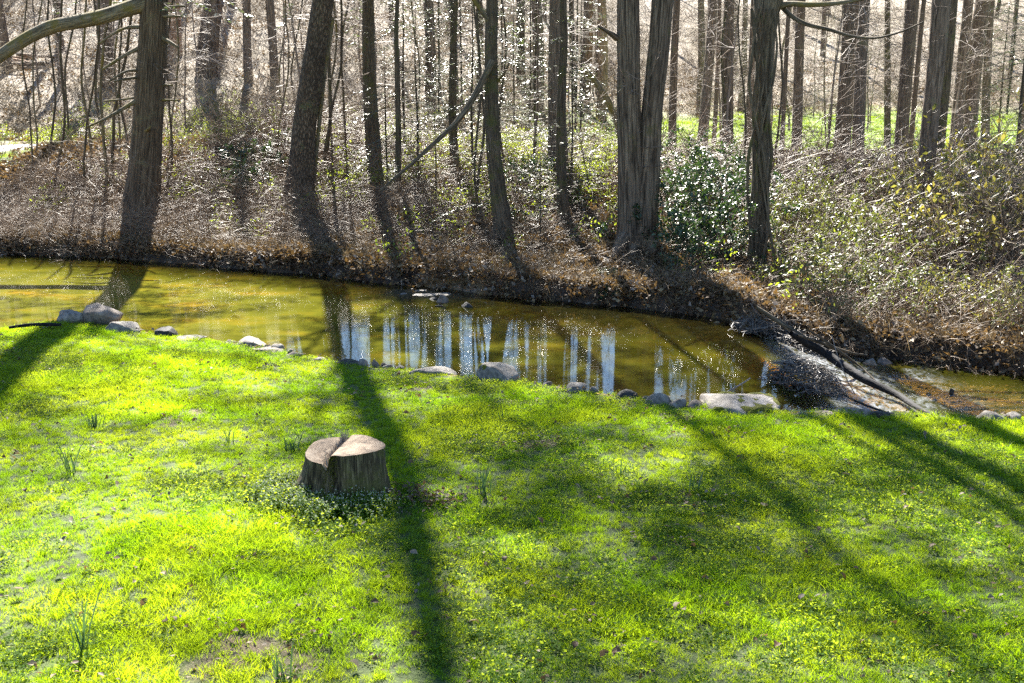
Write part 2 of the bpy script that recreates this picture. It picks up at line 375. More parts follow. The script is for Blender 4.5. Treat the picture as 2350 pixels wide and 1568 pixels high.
def mat_moss():
    m, N, L, out = mat('moss')
    ob = N.new('ShaderNodeTexCoord').outputs['Object']; a = noise(N, L, ob, 60, 4, .7)
    r = ramp(N, [(.3, (.035, .045, .004)), (.6, (.13, .13, .01)), (.8, (.22, .20, .015))]); L.new(a, r.inputs[0])
    p = principled(N, L, r.outputs[0], .9, .2, bump(N, L, a, 1, .02)); L.new(p.outputs[0], out.inputs[0]); return m
def mat_cut():
    m, N, L, out = mat('sawn wood')
    ob = N.new('ShaderNodeTexCoord').outputs['Object']
    wv = N.new('ShaderNodeTexWave'); wv.wave_type = 'RINGS'; wv.rings_direction = 'Z'; wv.inputs['Scale'].default_value = 16
    wv.inputs['Distortion'].default_value = 3.5; wv.inputs['Detail'].default_value = 3; wv.inputs['Detail Scale'].default_value = 1.5
    L.new(mapping(N, L, ob, (1, 1, .15)), wv.inputs['Vector'])
    a = noise(N, L, ob, 7, 6, .7, .6); b = noise(N, L, mapping(N, L, ob, (60, 9, 9)), 1, 4, .6)
    r = ramp(N, [(.36, (.035, .024, .015)), (.43, (.10, .066, .04)), (.50, (.17, .115, .07)), (.60, (.25, .19, .13))])
    f = math_(N, L, 'ADD', math_(N, L, 'MULTIPLY', a, .82), math_(N, L, 'MULTIPLY', wv.outputs['Fac'], .07))
    f = math_(N, L, 'ADD', f, math_(N, L, 'MULTIPLY', b, .14))
    gr = N.new('ShaderNodeTexGradient'); gr.gradient_type = 'RADIAL'; L.new(ob, gr.inputs[0]); cx = N.new('ShaderNodeCombineXYZ'); L.new(math_(N, L, 'MULTIPLY', gr.outputs['Fac'], 70), cx.inputs[0])
    sp = N.new('ShaderNodeVectorMath'); sp.operation = 'LENGTH'; L.new(ob, sp.inputs[0]); L.new(math_(N, L, 'MULTIPLY', sp.outputs['Value'], 2.5), cx.inputs[1])
    ck = noise(N, L, cx.outputs[0], 1.0, 2, .5); ck = math_(N, L, 'MULTIPLY', math_(N, L, 'SUBTRACT', ck, .60, True), 1.6)
    rim = math_(N, L, 'MULTIPLY', math_(N, L, 'SUBTRACT', sp.outputs['Value'], .43, True), 1.2)
    f = math_(N, L, 'SUBTRACT', math_(N, L, 'SUBTRACT', f, ck), rim); L.new(f, r.inputs[0])
    p = principled(N, L, r.outputs[0], .8, .2, bump(N, L, f, .6, .012)); L.new(p.outputs[0], out.inputs[0]); return m
def mat_water():
    m, N, L, out = mat('creek water')
    g = N.new('ShaderNodeNewGeometry').outputs['Position']
    turb = attr(N, 'turb'); rip = attr(N, 'rip'); foam = attr(N, 'foam'); dp = attr(N, 'depth')
    calm = noise(N, L, mapping(N, L, g, (2.2, 5.0, 1)), 1.0, 3, .5, .3)
    fine = noise(N, L, mapping(N, L, g, (9, 16, 1)), 1.0, 4, .6, .6)
    fast = noise(N, L, mapping(N, L, g, (9, 12, 1)), 1.0, 6, .65, .8)
    h = math_(N, L, 'ADD', math_(N, L, 'MULTIPLY', calm, .018), math_(N, L, 'MULTIPLY', fine, .002))
    h = math_(N, L, 'ADD', h, math_(N, L, 'MULTIPLY', math_(N, L, 'MULTIPLY', fast, rip), 1.5))
    nb = bump(N, L, h, 1.0, .05)
    blot = noise(N, L, mapping(N, L, g, (.9, 1.3, 1)), 1.0, 4, .6)
    r = ramp(N, [(.3, (.07, .074, .007)), (.52, (.14, .138, .012)), (.64, (.20, .16, .012)), (.8, (.32, .17, .010))]); L.new(blot, r.inputs[0])
    dif = N.new('ShaderNodeBsdfDiffuse'); L.new(r.outputs[0], dif.inputs[0])
    tr = N.new('ShaderNodeBsdfTransparent')
    tcol = ramp(N, [(0, (.98, .94, .82)), (.25, (.94, .72, .30)), (1, (.62, .36, .05))]); L.new(dp, tcol.inputs[0]); L.new(tcol.outputs[0], tr.inputs[0])
    body = N.new('ShaderNodeMixShader'); L.new(turb, body.inputs[0]); L.new(tr.outputs[0], body.inputs[1]); L.new(dif.outputs[0], body.inputs[2])
    gl = N.new('ShaderNodeBsdfGlossy'); gl.inputs['Roughness'].default_value = .035; L.new(nb, gl.inputs['Normal'])
    fr = N.new('ShaderNodeFresnel'); fr.inputs['IOR'].default_value = 1.34; L.new(nb, fr.inputs['Normal'])
    mx = N.new('ShaderNodeMixShader'); L.new(fr.outputs[0], mx.inputs[0]); L.new(body.outputs[0], mx.inputs[1]); L.new(gl.outputs[0], mx.inputs[2])
    fo = N.new('ShaderNodeBsdfDiffuse'); fo.inputs[0].default_value = (.42, .45, .50, 1)
    fn = noise(N, L, mapping(N, L, g, (16, 9, 1)), 1.0, 6, .7, 1.0)
    fr2 = ramp(N, [(.44, (0, 0, 0)), (.70, (1, 1, 1))]); L.new(fn, fr2.inputs[0])
    ff = math_(N, L, 'MULTIPLY', fr2.outputs[0], foam, True)
    mf = N.new('ShaderNodeMixShader'); L.new(ff, mf.inputs[0]); L.new(mx.outputs[0], mf.inputs[1]); L.new(fo.outputs[0], mf.inputs[2])
    L.new(mf.outputs[0], out.inputs[0]); return m
M['ground'] = mat_ground(); M['gravel'] = mat_gravel(); M['moss'] = mat_moss(); M['cut'] = mat_cut(); M['water'] = mat_water()
M['rock'] = mat_rock('pale grey rock', (.05, .042, .034), (.17, .148, .122), (.34, .305, .265))
M['rockbrown'] = mat_rock('tan rock', (.05, .036, .026), (.16, .125, .098), (.29, .24, .20))
M['rockdark'] = mat_rock('dark wet rock', (.012, .011, .010), (.03, .028, .025), (.07, .065, .06))

# ------------------------------------------------------------------ ground sheet, path, water
def axis(a, b, fine, s0, g=1.16, lim=40):
    lo, hi = fine; c = list(np.arange(lo, hi+1e-6, s0)); s = s0; v = hi
    while v < b: s = min(s*g, lim); v = v+s; c.append(v)
    s = s0; v = lo
    while v > a: s = min(s*g, lim); v = v-s; c.insert(0, v)
    return np.array(c)
def grid_mesh(name, xs, ys, Z, m, attrs=None, mask=None):
    nx, ny = len(xs), len(ys); X, Y = np.meshgrid(xs, ys); V = np.stack([X, Y, Z], -1).reshape(-1, 3)
    i = (np.arange(ny-1)*nx)[:, None]+np.arange(nx-1)[None]
    F = np.stack([i, i+1, i+nx+1, i+nx], -1).reshape(-1, 4)
    if mask is not None:
        k = mask.reshape(-1)[F].any(axis=1); F = F[k]
        used = np.unique(F); mp = np.full(len(V), -1); mp[used] = np.arange(len(used)); F = mp[F]; V = V[used]
    else: used = None
    me = mesh_np(name, V, F, m, smooth=True)
    for n, (t, d) in (attrs or {}).items():
        a = me.attributes.new(n, t, 'POINT'); d = d.reshape(len(X.ravel()), -1)
        if used is not None: d = d[used]
        if t == 'FLOAT_COLOR':
            a.data.foreach_set('color', np.concatenate([d, np.ones((len(d), 1))], 1).astype(np.float32).ravel())
        else: a.data.foreach_set('value', d.astype(np.float32).ravel())
    return me
xs = axis(-300, 300, (-14, 14), .125); ys = axis(-60, 420, (5, 36), .105)
X, Y = np.meshgrid(xs, ys); Z = H(X, Y)
n_, f_ = Ny(X), Fy(X)
def lerp(a, b, t): return a+(b-a)*t[..., None]
def colr(*c): return np.array(c)
tint = np.zeros(X.shape+(3,))+colr(.05, .075, .014)
lawn_bare = sm((fbm(X*1.3, Y*1.3, 41)-.73)/.06)
tint = lerp(tint, colr(.12, .085, .05), lawn_bare)
inside = sm((Y-n_+.05)/.2)
bedc = lerp(np.zeros(X.shape+(3,))+colr(.66, .34, .035), colr(.52, .31, .055), sm((fbm(X*2, Y*2, 43)-.4)/.2))
bedc = np.where((downs(X, Y) > 0)[..., None], lerp(np.zeros(X.shape+(3,))+colr(.20, .14, .055), colr(.38, .30, .14), sm((fbm(X*5, Y*5, 44)-.4)/.2)), bedc)
tint = lerp(tint, bedc, inside)
muds = np.exp(-(((X-MUD[0])/1.0)**2+((Y-MUD[1])/.7)**2))*(.6+.8*fbm(X*3, Y*3, 57))
tint = lerp(tint, colr(.17, .148, .122), sm(muds*2.2-.4))
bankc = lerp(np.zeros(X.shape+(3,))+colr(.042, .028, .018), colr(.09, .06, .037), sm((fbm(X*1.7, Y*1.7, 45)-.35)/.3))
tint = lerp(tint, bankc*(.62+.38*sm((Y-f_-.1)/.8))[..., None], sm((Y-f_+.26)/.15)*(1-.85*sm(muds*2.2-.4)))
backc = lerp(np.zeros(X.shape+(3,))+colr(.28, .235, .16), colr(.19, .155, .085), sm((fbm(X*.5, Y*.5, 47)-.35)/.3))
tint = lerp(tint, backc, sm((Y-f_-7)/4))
greenb = sm((fbm(X*.35, Y*.5, 49)-.42)/.12)*sm((Y-f_-6)/3)*(1-sm((Y-hill_y(X)-2)/5))
tint = lerp(tint, colr(.13, .19, .03), greenb*.8)
field = sm((X-2.5)/2.5)*sm((Y-path_y(X)-.6)/.8)*(1-sm((Y-hill_y(X)+1)/3))
tint = lerp(tint, colr(.16, .26, .022), field*.95)
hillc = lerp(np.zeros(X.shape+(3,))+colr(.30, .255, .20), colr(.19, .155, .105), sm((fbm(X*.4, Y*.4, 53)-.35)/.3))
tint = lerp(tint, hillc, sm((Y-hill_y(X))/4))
wet = np.clip(sm(muds*2.5-.3)*.35+sm(1-np.abs(Y-f_)/.25)*.5, 0, 1)*np.where(Y > n_+.5, 1, 0)
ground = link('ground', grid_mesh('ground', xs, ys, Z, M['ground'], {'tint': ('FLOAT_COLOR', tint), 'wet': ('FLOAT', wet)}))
tag(ground, 'rolling ground with lawn, creek bed, leafy bank and wooded hillside', 'ground', kind='structure')

pxs = np.concatenate([np.arange(-40, -18, .8), np.arange(-18, 20, .3), np.arange(20, 50, .8)]); pw = np.linspace(-1, 1, 9)
PX, PW = np.meshgrid(pxs, pw); hw = 1.0+.25*(fbm(PX*.8, PW*0+3, 61)-.5); PY = path_y(PX)+PW*hw+.12*(fbm(PX*1.5, PW*3, 62)-.5)
PZ = H(PX, PY)+.03-.035*np.abs(PW)**3
Vp = np.stack([PX, PY, PZ], -1).reshape(-1, 3); i = (np.arange(8)*len(pxs))[:, None]+np.arange(len(pxs)-1)[None]
path = link('path', mesh_np('path', Vp, np.stack([i, i+1, i+len(pxs)+1, i+len(pxs)], -1).reshape(-1, 4), M['gravel'], True))
tag(path, 'pale gravel path running through the woods beyond the creek', 'path', kind='structure')

wx = axis(-60, 60, (-13, 13), .08, 1.2, 3); wy = np.arange(8.0, 32, .08)
WX, WY = np.meshgrid(wx, wy); ds = downs(WX, WY)
st = np.exp(-((ds-.55)/.5)**2)*sm((Fy(WX)-WY)/.6)*sm((WY-Ny(WX))/.4)
WZ = W(WX, WY)+.05*(fbm(WX*6, WY*4, 71)-.5)*np.clip(st+.35*sm(ds/.3)*np.exp(-np.maximum(ds, 0)/2.2), 0, 1)
dpt = np.clip(WZ-H(WX, WY), 0, 1)
turb = np.where(ds < 0, (.03+.80*sm(dpt/.46))*np.interp(WX, [-5, -2, 2], [1, .72, .38]), .16)
rip = .0012+sm((ds+.3)/.5)*(.05+.22*np.exp(-np.maximum(ds-.2, 0)/1.2))
foam = np.clip(st*.8+.4*np.exp(-((ds-1.55)/.35)**2)*(fbm(WX*3, WY*3, 75) > .46), 0, 1)*sm((ds+.05)/.2)*sm((dpt)/.05)
mask = (WY > Ny(WX)-.1) & (WY < Fy(WX)+.45) & (WZ > H(WX, WY)-.12)
water = link('creek_water', grid_mesh('creek_water', wx, wy, WZ, M['water'], {'turb': ('FLOAT', turb), 'rip': ('FLOAT', rip), 'foam': ('FLOAT', foam), 'depth': ('FLOAT', dpt)}, mask))
tag(water, 'murky olive creek water with a small riffle past the debris', 'water', kind='structure')

# ------------------------------------------------------------------ scatter: what nobody could count, as instances on points
def source_coll(name, meshes):
    c = bpy.data.collections.new(name)
    for k, me in enumerate(meshes):
        c.objects.link(bpy.data.objects.new('%s_%02d' % (name, k), me))
    return c
def scatter(name, coll, nvar, P, rot, scl, label, cat):
    n = len(P); me = bpy.data.meshes.new(name); me.vertices.add(n); me.vertices.foreach_set('co', np.asarray(P, np.float32).ravel())
    for a, t, k, d in (('rot', 'FLOAT_VECTOR', 'vector', rot), ('scl', 'FLOAT', 'value', scl), ('vid', 'INT', 'value', RNG.integers(0, nvar, n))):
        q = me.attributes.new(a, t, 'POINT'); q.data.foreach_set(k, np.ascontiguousarray(np.asarray(d, np.int32 if t == 'INT' else np.float32)).ravel())
    o = link(name, me)
    ng = bpy.data.node_groups.new(name, 'GeometryNodeTree')
    ng.interface.new_socket('Geometry', in_out='INPUT', socket_type='NodeSocketGeometry'); ng.interface.new_socket('Geometry', in_out='OUTPUT', socket_type='NodeSocketGeometry')
    N, L = ng.nodes, ng.links
    gi, go, ip, ci, er = (N.new(t) for t in ('NodeGroupInput', 'NodeGroupOutput', 'GeometryNodeInstanceOnPoints', 'GeometryNodeCollectionInfo', 'FunctionNodeEulerToRotation'))
    ci.inputs['Collection'].default_value = coll; ci.inputs['Separate Children'].default_value = True; ci.inputs['Reset Children'].default_value = True
    ip.inputs['Pick Instance'].default_value = True
    def na(nm, t):
        a = N.new('GeometryNodeInputNamedAttribute'); a.data_type = t; a.inputs[0].default_value = nm; return [q for q in a.outputs if q.enabled][0]
    L.new(gi.outputs[0], ip.inputs['Points']); L.new(ci.outputs[0], ip.inputs['Instance']); L.new(na('vid', 'INT'), ip.inputs['Instance Index'])
    L.new(na('rot', 'FLOAT_VECTOR'), er.inputs[0]); L.new(er.outputs[0], ip.inputs['Rotation']); L.new(na('scl', 'FLOAT'), ip.inputs['Scale']); L.new(ip.outputs[0], go.inputs[0])
    md = o.modifiers.new('scatter', 'NODES'); md.node_group = ng
    return tag(o, label, cat, kind='stuff')
def on_ground(x, y, dz=0): return np.stack([x, y, H(x, y)+dz], 1)
def rots(n, tilt=.15): return np.stack([RNG.normal(0, tilt, n), RNG.normal(0, tilt, n), RNG.uniform(0, 6.283, n)], 1)

def blades(n, rad, h0, h1, wdt, lean, m, name):
    a = RNG.uniform(0, 6.283, n); r = rad*np.sqrt(RNG.random(n)); b = np.stack([r*np.cos(a), r*np.sin(a), np.full(n, -.01)], 1)
    h = RNG.uniform(h0, h1, n)[:, None]; d = np.stack([RNG.normal(0, lean, n), RNG.normal(0, lean, n), np.ones(n)], 1)
    s = np.cross(d, rdir(n)); s /= np.linalg.norm(s, axis=1)[:, None]; wv = s*wdt*RNG.uniform(.6, 1.2, n)[:, None]*.5
    dr = np.stack([d[:, 0], d[:, 1], np.zeros(n)], 1)
    mid = b+d*h*.55; tip = b+d*h*.92+dr*h*.55-np.array([0, 0, 1])*h*.1*RNG.random(n)[:, None]
    V = np.stack([b-wv, b+wv, mid-wv*.8, mid+wv*.8, tip], 1).reshape(-1, 3); o = (np.arange(n)*5)[:, None]
    F4 = o+np.array([[0, 1, 3, 2]]); F3 = o+np.array([[2, 3, 4]]); q = RNG.random(n)
    return mesh_np(name, V, [F4, F3], m, rnd=np.concatenate([q, q]))
# lawn grass
tufts = [blades(30, .055, .03, .07, .0036, .36, M['grass'], 'tuft') for _ in range(7)]+[blades(34, .05, .05, .10, .0036, .34, M['grass'], 'tall_tuft') for _ in range(3)]
cg = source_coll('grass_tuft', tufts)
def lawn_pts(n, x0, x1, y0, y1):
    x = RNG.uniform(x0, x1, n); y = RNG.uniform(y0, y1, n)
    return x, y
STP = hit(795, 1127)
def lawn_mask(x, y, thin=True):
    k = y < Ny(x)+RNG.uniform(-.16, .10, len(x))
    if thin:
        bare = sm((fbm(x*1.3, y*1.3, 41)-.71)/.07)
        k &= RNG.random(len(x)) > bare*.75
    k &= (x-STP[0])**2+(y-STP[1])**2 > .36**2
    return k
x, y = lawn_pts(100000, -9, 9, 5.0, 17); k = lawn_mask(x, y) & (np.abs(x) < y*.50+.6); x, y = x[k], y[k]
x2, y2 = lawn_pts(9000, -26, 26, -2, 17); k = lawn_mask(x2, y2) & ~((np.abs(x2) < y2*.50+.6) & (y2 > 5.0)) & (y2 > 2-.4*np.abs(x2)); x2, y2 = x2[k], y2[k]
x = np.concatenate([x, x2]); y = np.concatenate([y, y2])
hgt = (.58+.5*sm((fbm(x*.9, y*.9, 81)-.40)/.3))*np.interp(y, [5, 8], [.8, 1])
scatter('grass', cg, 10, on_ground(x, y), rots(len(x), .12), hgt*RNG.uniform(.75, 1.25, len(x)), 'bright green spring grass covering the lawn', 'grass')
# low weeds in the lawn
def weed(nl, rad, hh, flower=0):
    n = nl; a = RNG.uniform(0, 6.283, n); r = rad*np.sqrt(RNG.random(n)); P = np.stack([r*np.cos(a), r*np.sin(a), hh*RNG.random(n)*(1-.5*r/rad)], 1)
    D = np.stack([np.cos(a+RNG.normal(0, .9, n)), np.sin(a+RNG.normal(0, .9, n)), RNG.normal(.15, .35, n)], 1)
    V, F = leaves_arr(P, D, np.tile([0, 0, 1.], (n, 1))+RNG.normal(0, .3, (n, 3)), RNG.uniform(.012, .026, n), RNG.uniform(.009, .018, n), .12)
    return mesh_np('weed', V, F, M['weed'], rnd=np.repeat(RNG.random(n), 2))
cw = source_coll('weed_clump', [weed(46, .07, .05) for _ in range(5)])
x, y = lawn_pts(34000, -9, 9, 5.0, 17); pm = sm((fbm(x*.8+9, y*.8, 91)-.50)/.12)+.10
dS = np.hypot(x-STP[0]+.22, (y-STP[1]+.22)*1.15); pm = np.maximum(pm, .8*(1-sm((dS-.35)/.35)))
k = lawn_mask(x, y, False) & (RNG.random(len(x)) < pm*.75) & (np.abs(x) < y*.48+.4); x, y = x[k], y[k]
near = np.exp(-(np.hypot(x-STP[0]+.15, y-STP[1]+.25)/.55)**2)
scatter('ground_cover_weeds', cw, 5, on_ground(x, y, .005), rots(len(x), .15), RNG.uniform(.7, 1.25, len(x))*(1+.55*near), 'pale low chickweed and clover patches among the grass', 'weeds')
# fallen leaves: bits on the lawn, litter on the bank and hill
def leafbits(n, rad, l0, l1, m, lift=.02):
    a = RNG.uniform(0, 6.283, n); r = rad*np.sqrt(RNG.random(n)); P = np.stack([r*np.cos(a), r*np.sin(a), RNG.random(n)*lift], 1)
    D = rdir(n); D[:, 2] *= .45; Nn = np.tile([0, 0, 1.], (n, 1))+RNG.normal(0, .55, (n, 3)); l = RNG.uniform(l0, l1, n)
    V, F = leaves_arr(P, D, Nn, l, l*RNG.uniform(.45, .8, n), .3, .12); return mesh_np('leaf_bits', V, F, m, rnd=np.repeat(RNG.random(n), 2))
cl = source_coll('lawn_leaf', [leafbits(3, .05, .02, .05, M['litter'], .05) for _ in range(5)]+[leafbits(2, .04, .025, .05, M['paleleaf'], .05) for _ in range(2)])
x, y = lawn_pts(9500, -9, 9, 5.0, 17); pm = .16+.85*sm((fbm(x*1.3, y*1.3, 41)-.60)/.08); pm = np.maximum(pm, .75*sm(1-(Ny(x)-y)/.5))
pp = np.hypot((x-STP[0]-.62)/.42, (y-STP[1]+.22)/.26); pm = np.maximum(pm, 1.2*(pp < 1))
k = (y < Ny(x)+.12) & (RNG.random(len(x)) < pm) & ((x-STP[0])**2+(y-STP[1])**2 > .37**2); x, y = x[k], y[k]
ex = RNG.normal(STP[0]+.62, .2, 140); ey = RNG.normal(STP[1]-.22, .11, 140); x = np.concatenate([x, ex]); y = np.concatenate([y, ey])
scatter('leaf_litter_on_lawn', cl, 7, on_ground(x, y, .015), rots(len(x), .3), RNG.uniform(.7, 1.3, len(x)), 'small curled brown leaf scraps strewn over the lawn', 'leaves')
cb = source_coll('bank_leaf', [leafbits(16, .22, .04, .10, M['litter'], .05) for _ in range(6)]+[leafbits(9, .22, .04, .09, M['paleleaf'], .05)])
x = RNG.uniform(-14, 13, 27000); y = Fy(x)+RNG.random(27000)**1.4*14
x3 = RNG.uniform(-36, 38, 13000); y3 = RNG.uniform(33, 74, 13000); x = np.concatenate([x, x3]); y = np.concatenate([y, y3])
fld = sm((x-2.5)/2.5)*sm((y-path_y(x)-.4)/.6)*(1-sm((y-hill_y(x)+1)/3))
k = (np.abs(x) < y*.47+1) & (np.abs(y-path_y(x)) > 1.0) & (RNG.random(len(x)) > fld*.97); x, y = x[k], y[k]
scatter('leaf_litter', cb, 7, on_ground(x, y, .01), rots(len(x), .2), RNG.uniform(.7, 1.3, len(x))*(1+.35*(y > 30)), 'brown dry leaf litter covering the creek bank and hillside', 'leaves')
# dry grass and hanging roots along the far waterline, and on the bank
cdg = source_coll('dry_tuft', [blades(22, .08, .10, .30, .006, .55, M['drygrass'], 'dry_tuft') for _ in range(5)])
x = RNG.uniform(-14, 12, 2600); y = Fy(x)+RNG.exponential(1.6, 2600)-.02; k = (np.exp(-((x-MUD[0])/.8)**2) < RNG.random(len(x)))
x, y = x[k], y[k]; scatter('dry_grass', cdg, 5, on_ground(x, y), rots(len(x), .45), RNG.uniform(.5, 1.2, len(x)), 'dry straw-coloured grass along the far creek bank', 'grass')
# bare brambles
def canes(n, rad, l0, l1, r0, droop, m, name, ns=7, twigs=2):
    S = []
    for _ in range(n):
        a = random.uniform(0, 6.283); rr = rad*math.sqrt(random.random()); p = np.array([rr*math.cos(a), rr*math.sin(a), -.03])
        b = random.uniform(0, 6.283); d = np.array([math.cos(b)*.6, math.sin(b)*.6, random.uniform(.5, 1.2)]); d /= np.linalg.norm(d)
        l = random.uniform(l0, l1); st_ = l/ns; r = r0*random.uniform(.6, 1.3)
        for i in range(ns):
            d = d+np.array([random.gauss(0, .12), random.gauss(0, .12), -droop*random.uniform(.5, 1.5)]); d /= np.linalg.norm(d)
            q = p+d*st_; S.append((p, q, r*(1-.7*i/ns), r*(1-.7*(i+1)/ns)))
            if i > 1:
                for _t in range(random.randint(0, twigs)):
                    e = d+np.array([random.gauss(0, .7), random.gauss(0, .7), random.gauss(0, .5)]); e /= np.linalg.norm(e); tl = random.uniform(.08, .3)*l
                    mid = q+e*tl*.5; e2 = e+np.array([random.gauss(0, .3), random.gauss(0, .3), random.gauss(0, .3)]); S.append((q, mid, r*.45, r*.35)); S.append((mid, mid+e2*tl*.5, r*.35, r*.2))
            p = q
    return segs_mesh(name, S, m)
cbr = source_coll('cane_clump', [canes(14, .35, .5, 1.2, .0048, .22, M['bramble'], 'canes') for _ in range(5)]+[canes(10, .3, .9, 1.7, .006, .14, M['bramble'], 'canes') for _ in range(3)])
x = RNG.uniform(-16, 15, 6400); y = Fy(x)+RNG.random(6400)**1.3*15
dens = .35+.65*sm((fbm(x*.5, y*.5, 101)-.38)/.2); dens *= np.interp(x, [-12, -4, -2, 3.5, 5, 12], [1.3, 1.2, .6, .5, 1.0, 1.2])
k = (RNG.random(len(x)) < dens) & (np.abs(x) < y*.47+.8) & (np.abs(y-path_y(x)) > 1.1) & ~((x > 3.5) & (y > path_y(x)-8)) & ~((x < -7.5) & (y > path_y(x)-7) & (y < path_y(x)+4)); x, y = x[k], y[k]
scatter('bramble_thicket', cbr, 8, on_ground(x, y), rots(len(x), .2), RNG.uniform(.6, 1.15, len(x))*np.interp(y-Fy(x), [0, 2, 7], [.5, .62, 1.05])*np.interp(x, [-6, -3, 3, 5], [1.5, 1, 1, 1.35]), 'tangled bare bramble canes over the far creek bank', 'brambles')
cfb = source_coll('far_cane', [canes(16, .5, .9, 2.4, .0085, .10, M['farTwig'], 'canes', 7, 3) for _ in range(6)])
x = RNG.uniform(-36, 40, 2300); y = RNG.uniform(34, 92, 2300); dl = y-hill_y(x)
k = (np.abs(x) < y*.48+1) & (np.abs(y-path_y(x)) > 1.3) & ((dl > -.5) | ((x < 2) & (RNG.random(len(x)) < .5))); x, y = x[k], y[k]
scatter('hillside_brush', cfb, 6, on_ground(x, y), rots(len(x), .1), RNG.uniform(.6, 1.25, len(x)), 'pale bare brush covering the hillside behind the trees', 'brush')
# field grass and fresh weeds beyond the bank
cfg = source_coll('field_tuft', [blades(20, .18, .05, .13, .012, .3, M['fieldgrass'], 'field_tuft') for _ in range(4)])
x = RNG.uniform(-18, 34, 30000); y = RNG.uniform(28, 64, 30000)
fm = np.maximum(sm((x-2.5)/2.5)*sm((y-path_y(x)-.6)/.8)*(1-sm((y-hill_y(x)+1)/3)), .55*sm((fbm(x*.35, y*.5, 49)-.46)/.1)*(1-sm((y-hill_y(x)-2)/4)))
fm = np.maximum(fm, .5*np.exp(-((np.abs(y-path_y(x))-1.3)/.4)**2))
k = (RNG.random(len(x)) < fm) & (np.abs(x) < y*.47+1) & (np.abs(y-path_y(x)) > .95); x, y = x[k], y[k]
scatter('meadow_grass', cfg, 4, on_ground(x, y), rots(len(x), .1), RNG.uniform(.7, 1.3, len(x)), 'sunlit green grass of the clearing beyond the path', 'grass')
def leafclump(n, rad, hh, l0, l1, m, name):
    u = rdir(n)*np.cbrt(RNG.random(n))[:, None]*np.array([rad, rad, hh]); u[:, 2] = np.abs(u[:, 2]); l = RNG.uniform(l0, l1, n)
    V, F = leaves_arr(u, rdir(n)+np.array([0, 0, .1]), np.array([0, 0, 1.])+RNG.normal(0, .6, (n, 3)), l, l*.5, .2); return mesh_np(name, V, F, m, rnd=np.repeat(RNG.random(n), 2))
cfr = source_coll('fresh_clump', [leafclump(80, .32, .5, .03, .075, M['fresh'], 'fresh') for _ in range(5)]+[leafclump(50, .25, .3, .03, .06, M['everYellow'], 'fresh') for _ in range(2)])
x = RNG.uniform(-17, 15, 6000); y = Fy(x)+.3+RNG.random(6000)*20
dn_ = sm((fbm(x*.7, y*.7, 111)-.40)/.12)*np.interp(y-Fy(x), [0, 4, 8, 14, 20], [.08, .2, .85, .85, .5])*np.interp(x, [-13, -9, -7, 4, 6, 13], [.5, .6, 1, .9, .5, .5])
k = (RNG.random(len(x)) < dn_) & (np.abs(y-path_y(x)) > 1.1) & ~((x < -8.5) & (y > path_y(x)-5) & (y < path_y(x))) & (np.abs(x) < y*.47); x, y = x[k], y[k]
scatter('spring_undergrowth', cfr, 7, on_ground(x, y, .03), rots(len(x), .2), RNG.uniform(.6, 1.4, len(x)), 'yellow-green spring undergrowth along the top of the bank', 'undergrowth')

# ------------------------------------------------------------------ trees
def grow(S, p, d, L, r, lev, maxlev, up=.05, wob=.22, den=.75, sl=.35, rmin=.003, ratio=(.35, .6)):
    n = max(3, int(L/(sl*(.75**lev)))); st_ = L/n
    for i in range(n):
        d = (d+Vector((random.gauss(0, wob), random.gauss(0, wob), random.gauss(up, wob*.7)))).normalized()
        q = p+d*st_; ra = max(rmin, r*(1-.75*i/n)); rb = max(rmin*.8, r*(1-.75*(i+1)/n))
        S.append((tuple(p), tuple(q), ra, rb))
        if lev < maxlev and i > 0 and random.random() < den:
            ax = Vector((random.gauss(0, 1), random.gauss(0, 1), random.gauss(0, 1))); side = d.cross(ax).normalized()
            a = math.radians(random.uniform(32, 68)); c = (d*math.cos(a)+side*math.sin(a)).normalized()
            grow(S, q, c, L*random.uniform(*ratio)*(1-.45*i/n), rb*.62, lev+1, maxlev, up, wob*1.1, den, sl, rmin, ratio)
        p = q
def crown_mesh(name, h=20., z0=7., n=22, len0=(2.2, 4.2), low=14, lowz=(1.4, 7), m=None, rm=.006):
    S = []
    for k in range(n):
        z = z0+(h-z0)*(k+random.random())/n; a = random.uniform(0, 6.283); el = math.radians(random.uniform(15, 55))
        d = Vector((math.cos(a)*math.cos(el), math.sin(a)*math.cos(el), math.sin(el))); l = random.uniform(*len0)*(1-.55*(z-z0)/(h-z0))
        grow(S, Vector((0, 0, z)), d, l, .05*(1-.5*(z-z0)/(h-z0)), 0, 2, .06, .2, .85, .38, rm)
    for k in range(low):
        z = random.uniform(*lowz); a = random.uniform(0, 6.283); d = Vector((math.cos(a), math.sin(a), random.uniform(-.2, .3))).normalized()
        grow(S, Vector((0, 0, z)), d, random.uniform(.8, 2.0), .009, 0, 2, .02, .26, .85, .2, .0035)
    return segs_mesh(name, S, m or M['twig'], 3)
CROWNS = [crown_mesh('bare_crown', n=random.randint(27, 32), rm=.011) for _ in range(4)]
CROWNS += [crown_mesh('bare_crown', z0=9.5, n=28, low=10, rm=.011) for _ in range(2)]
FARCROWNS = [crown_mesh('bare_crown', z0=11., n=8, low=12, lowz=(.8, 4.5), m=M['farTwig'], rm=.008) for _ in range(4)]
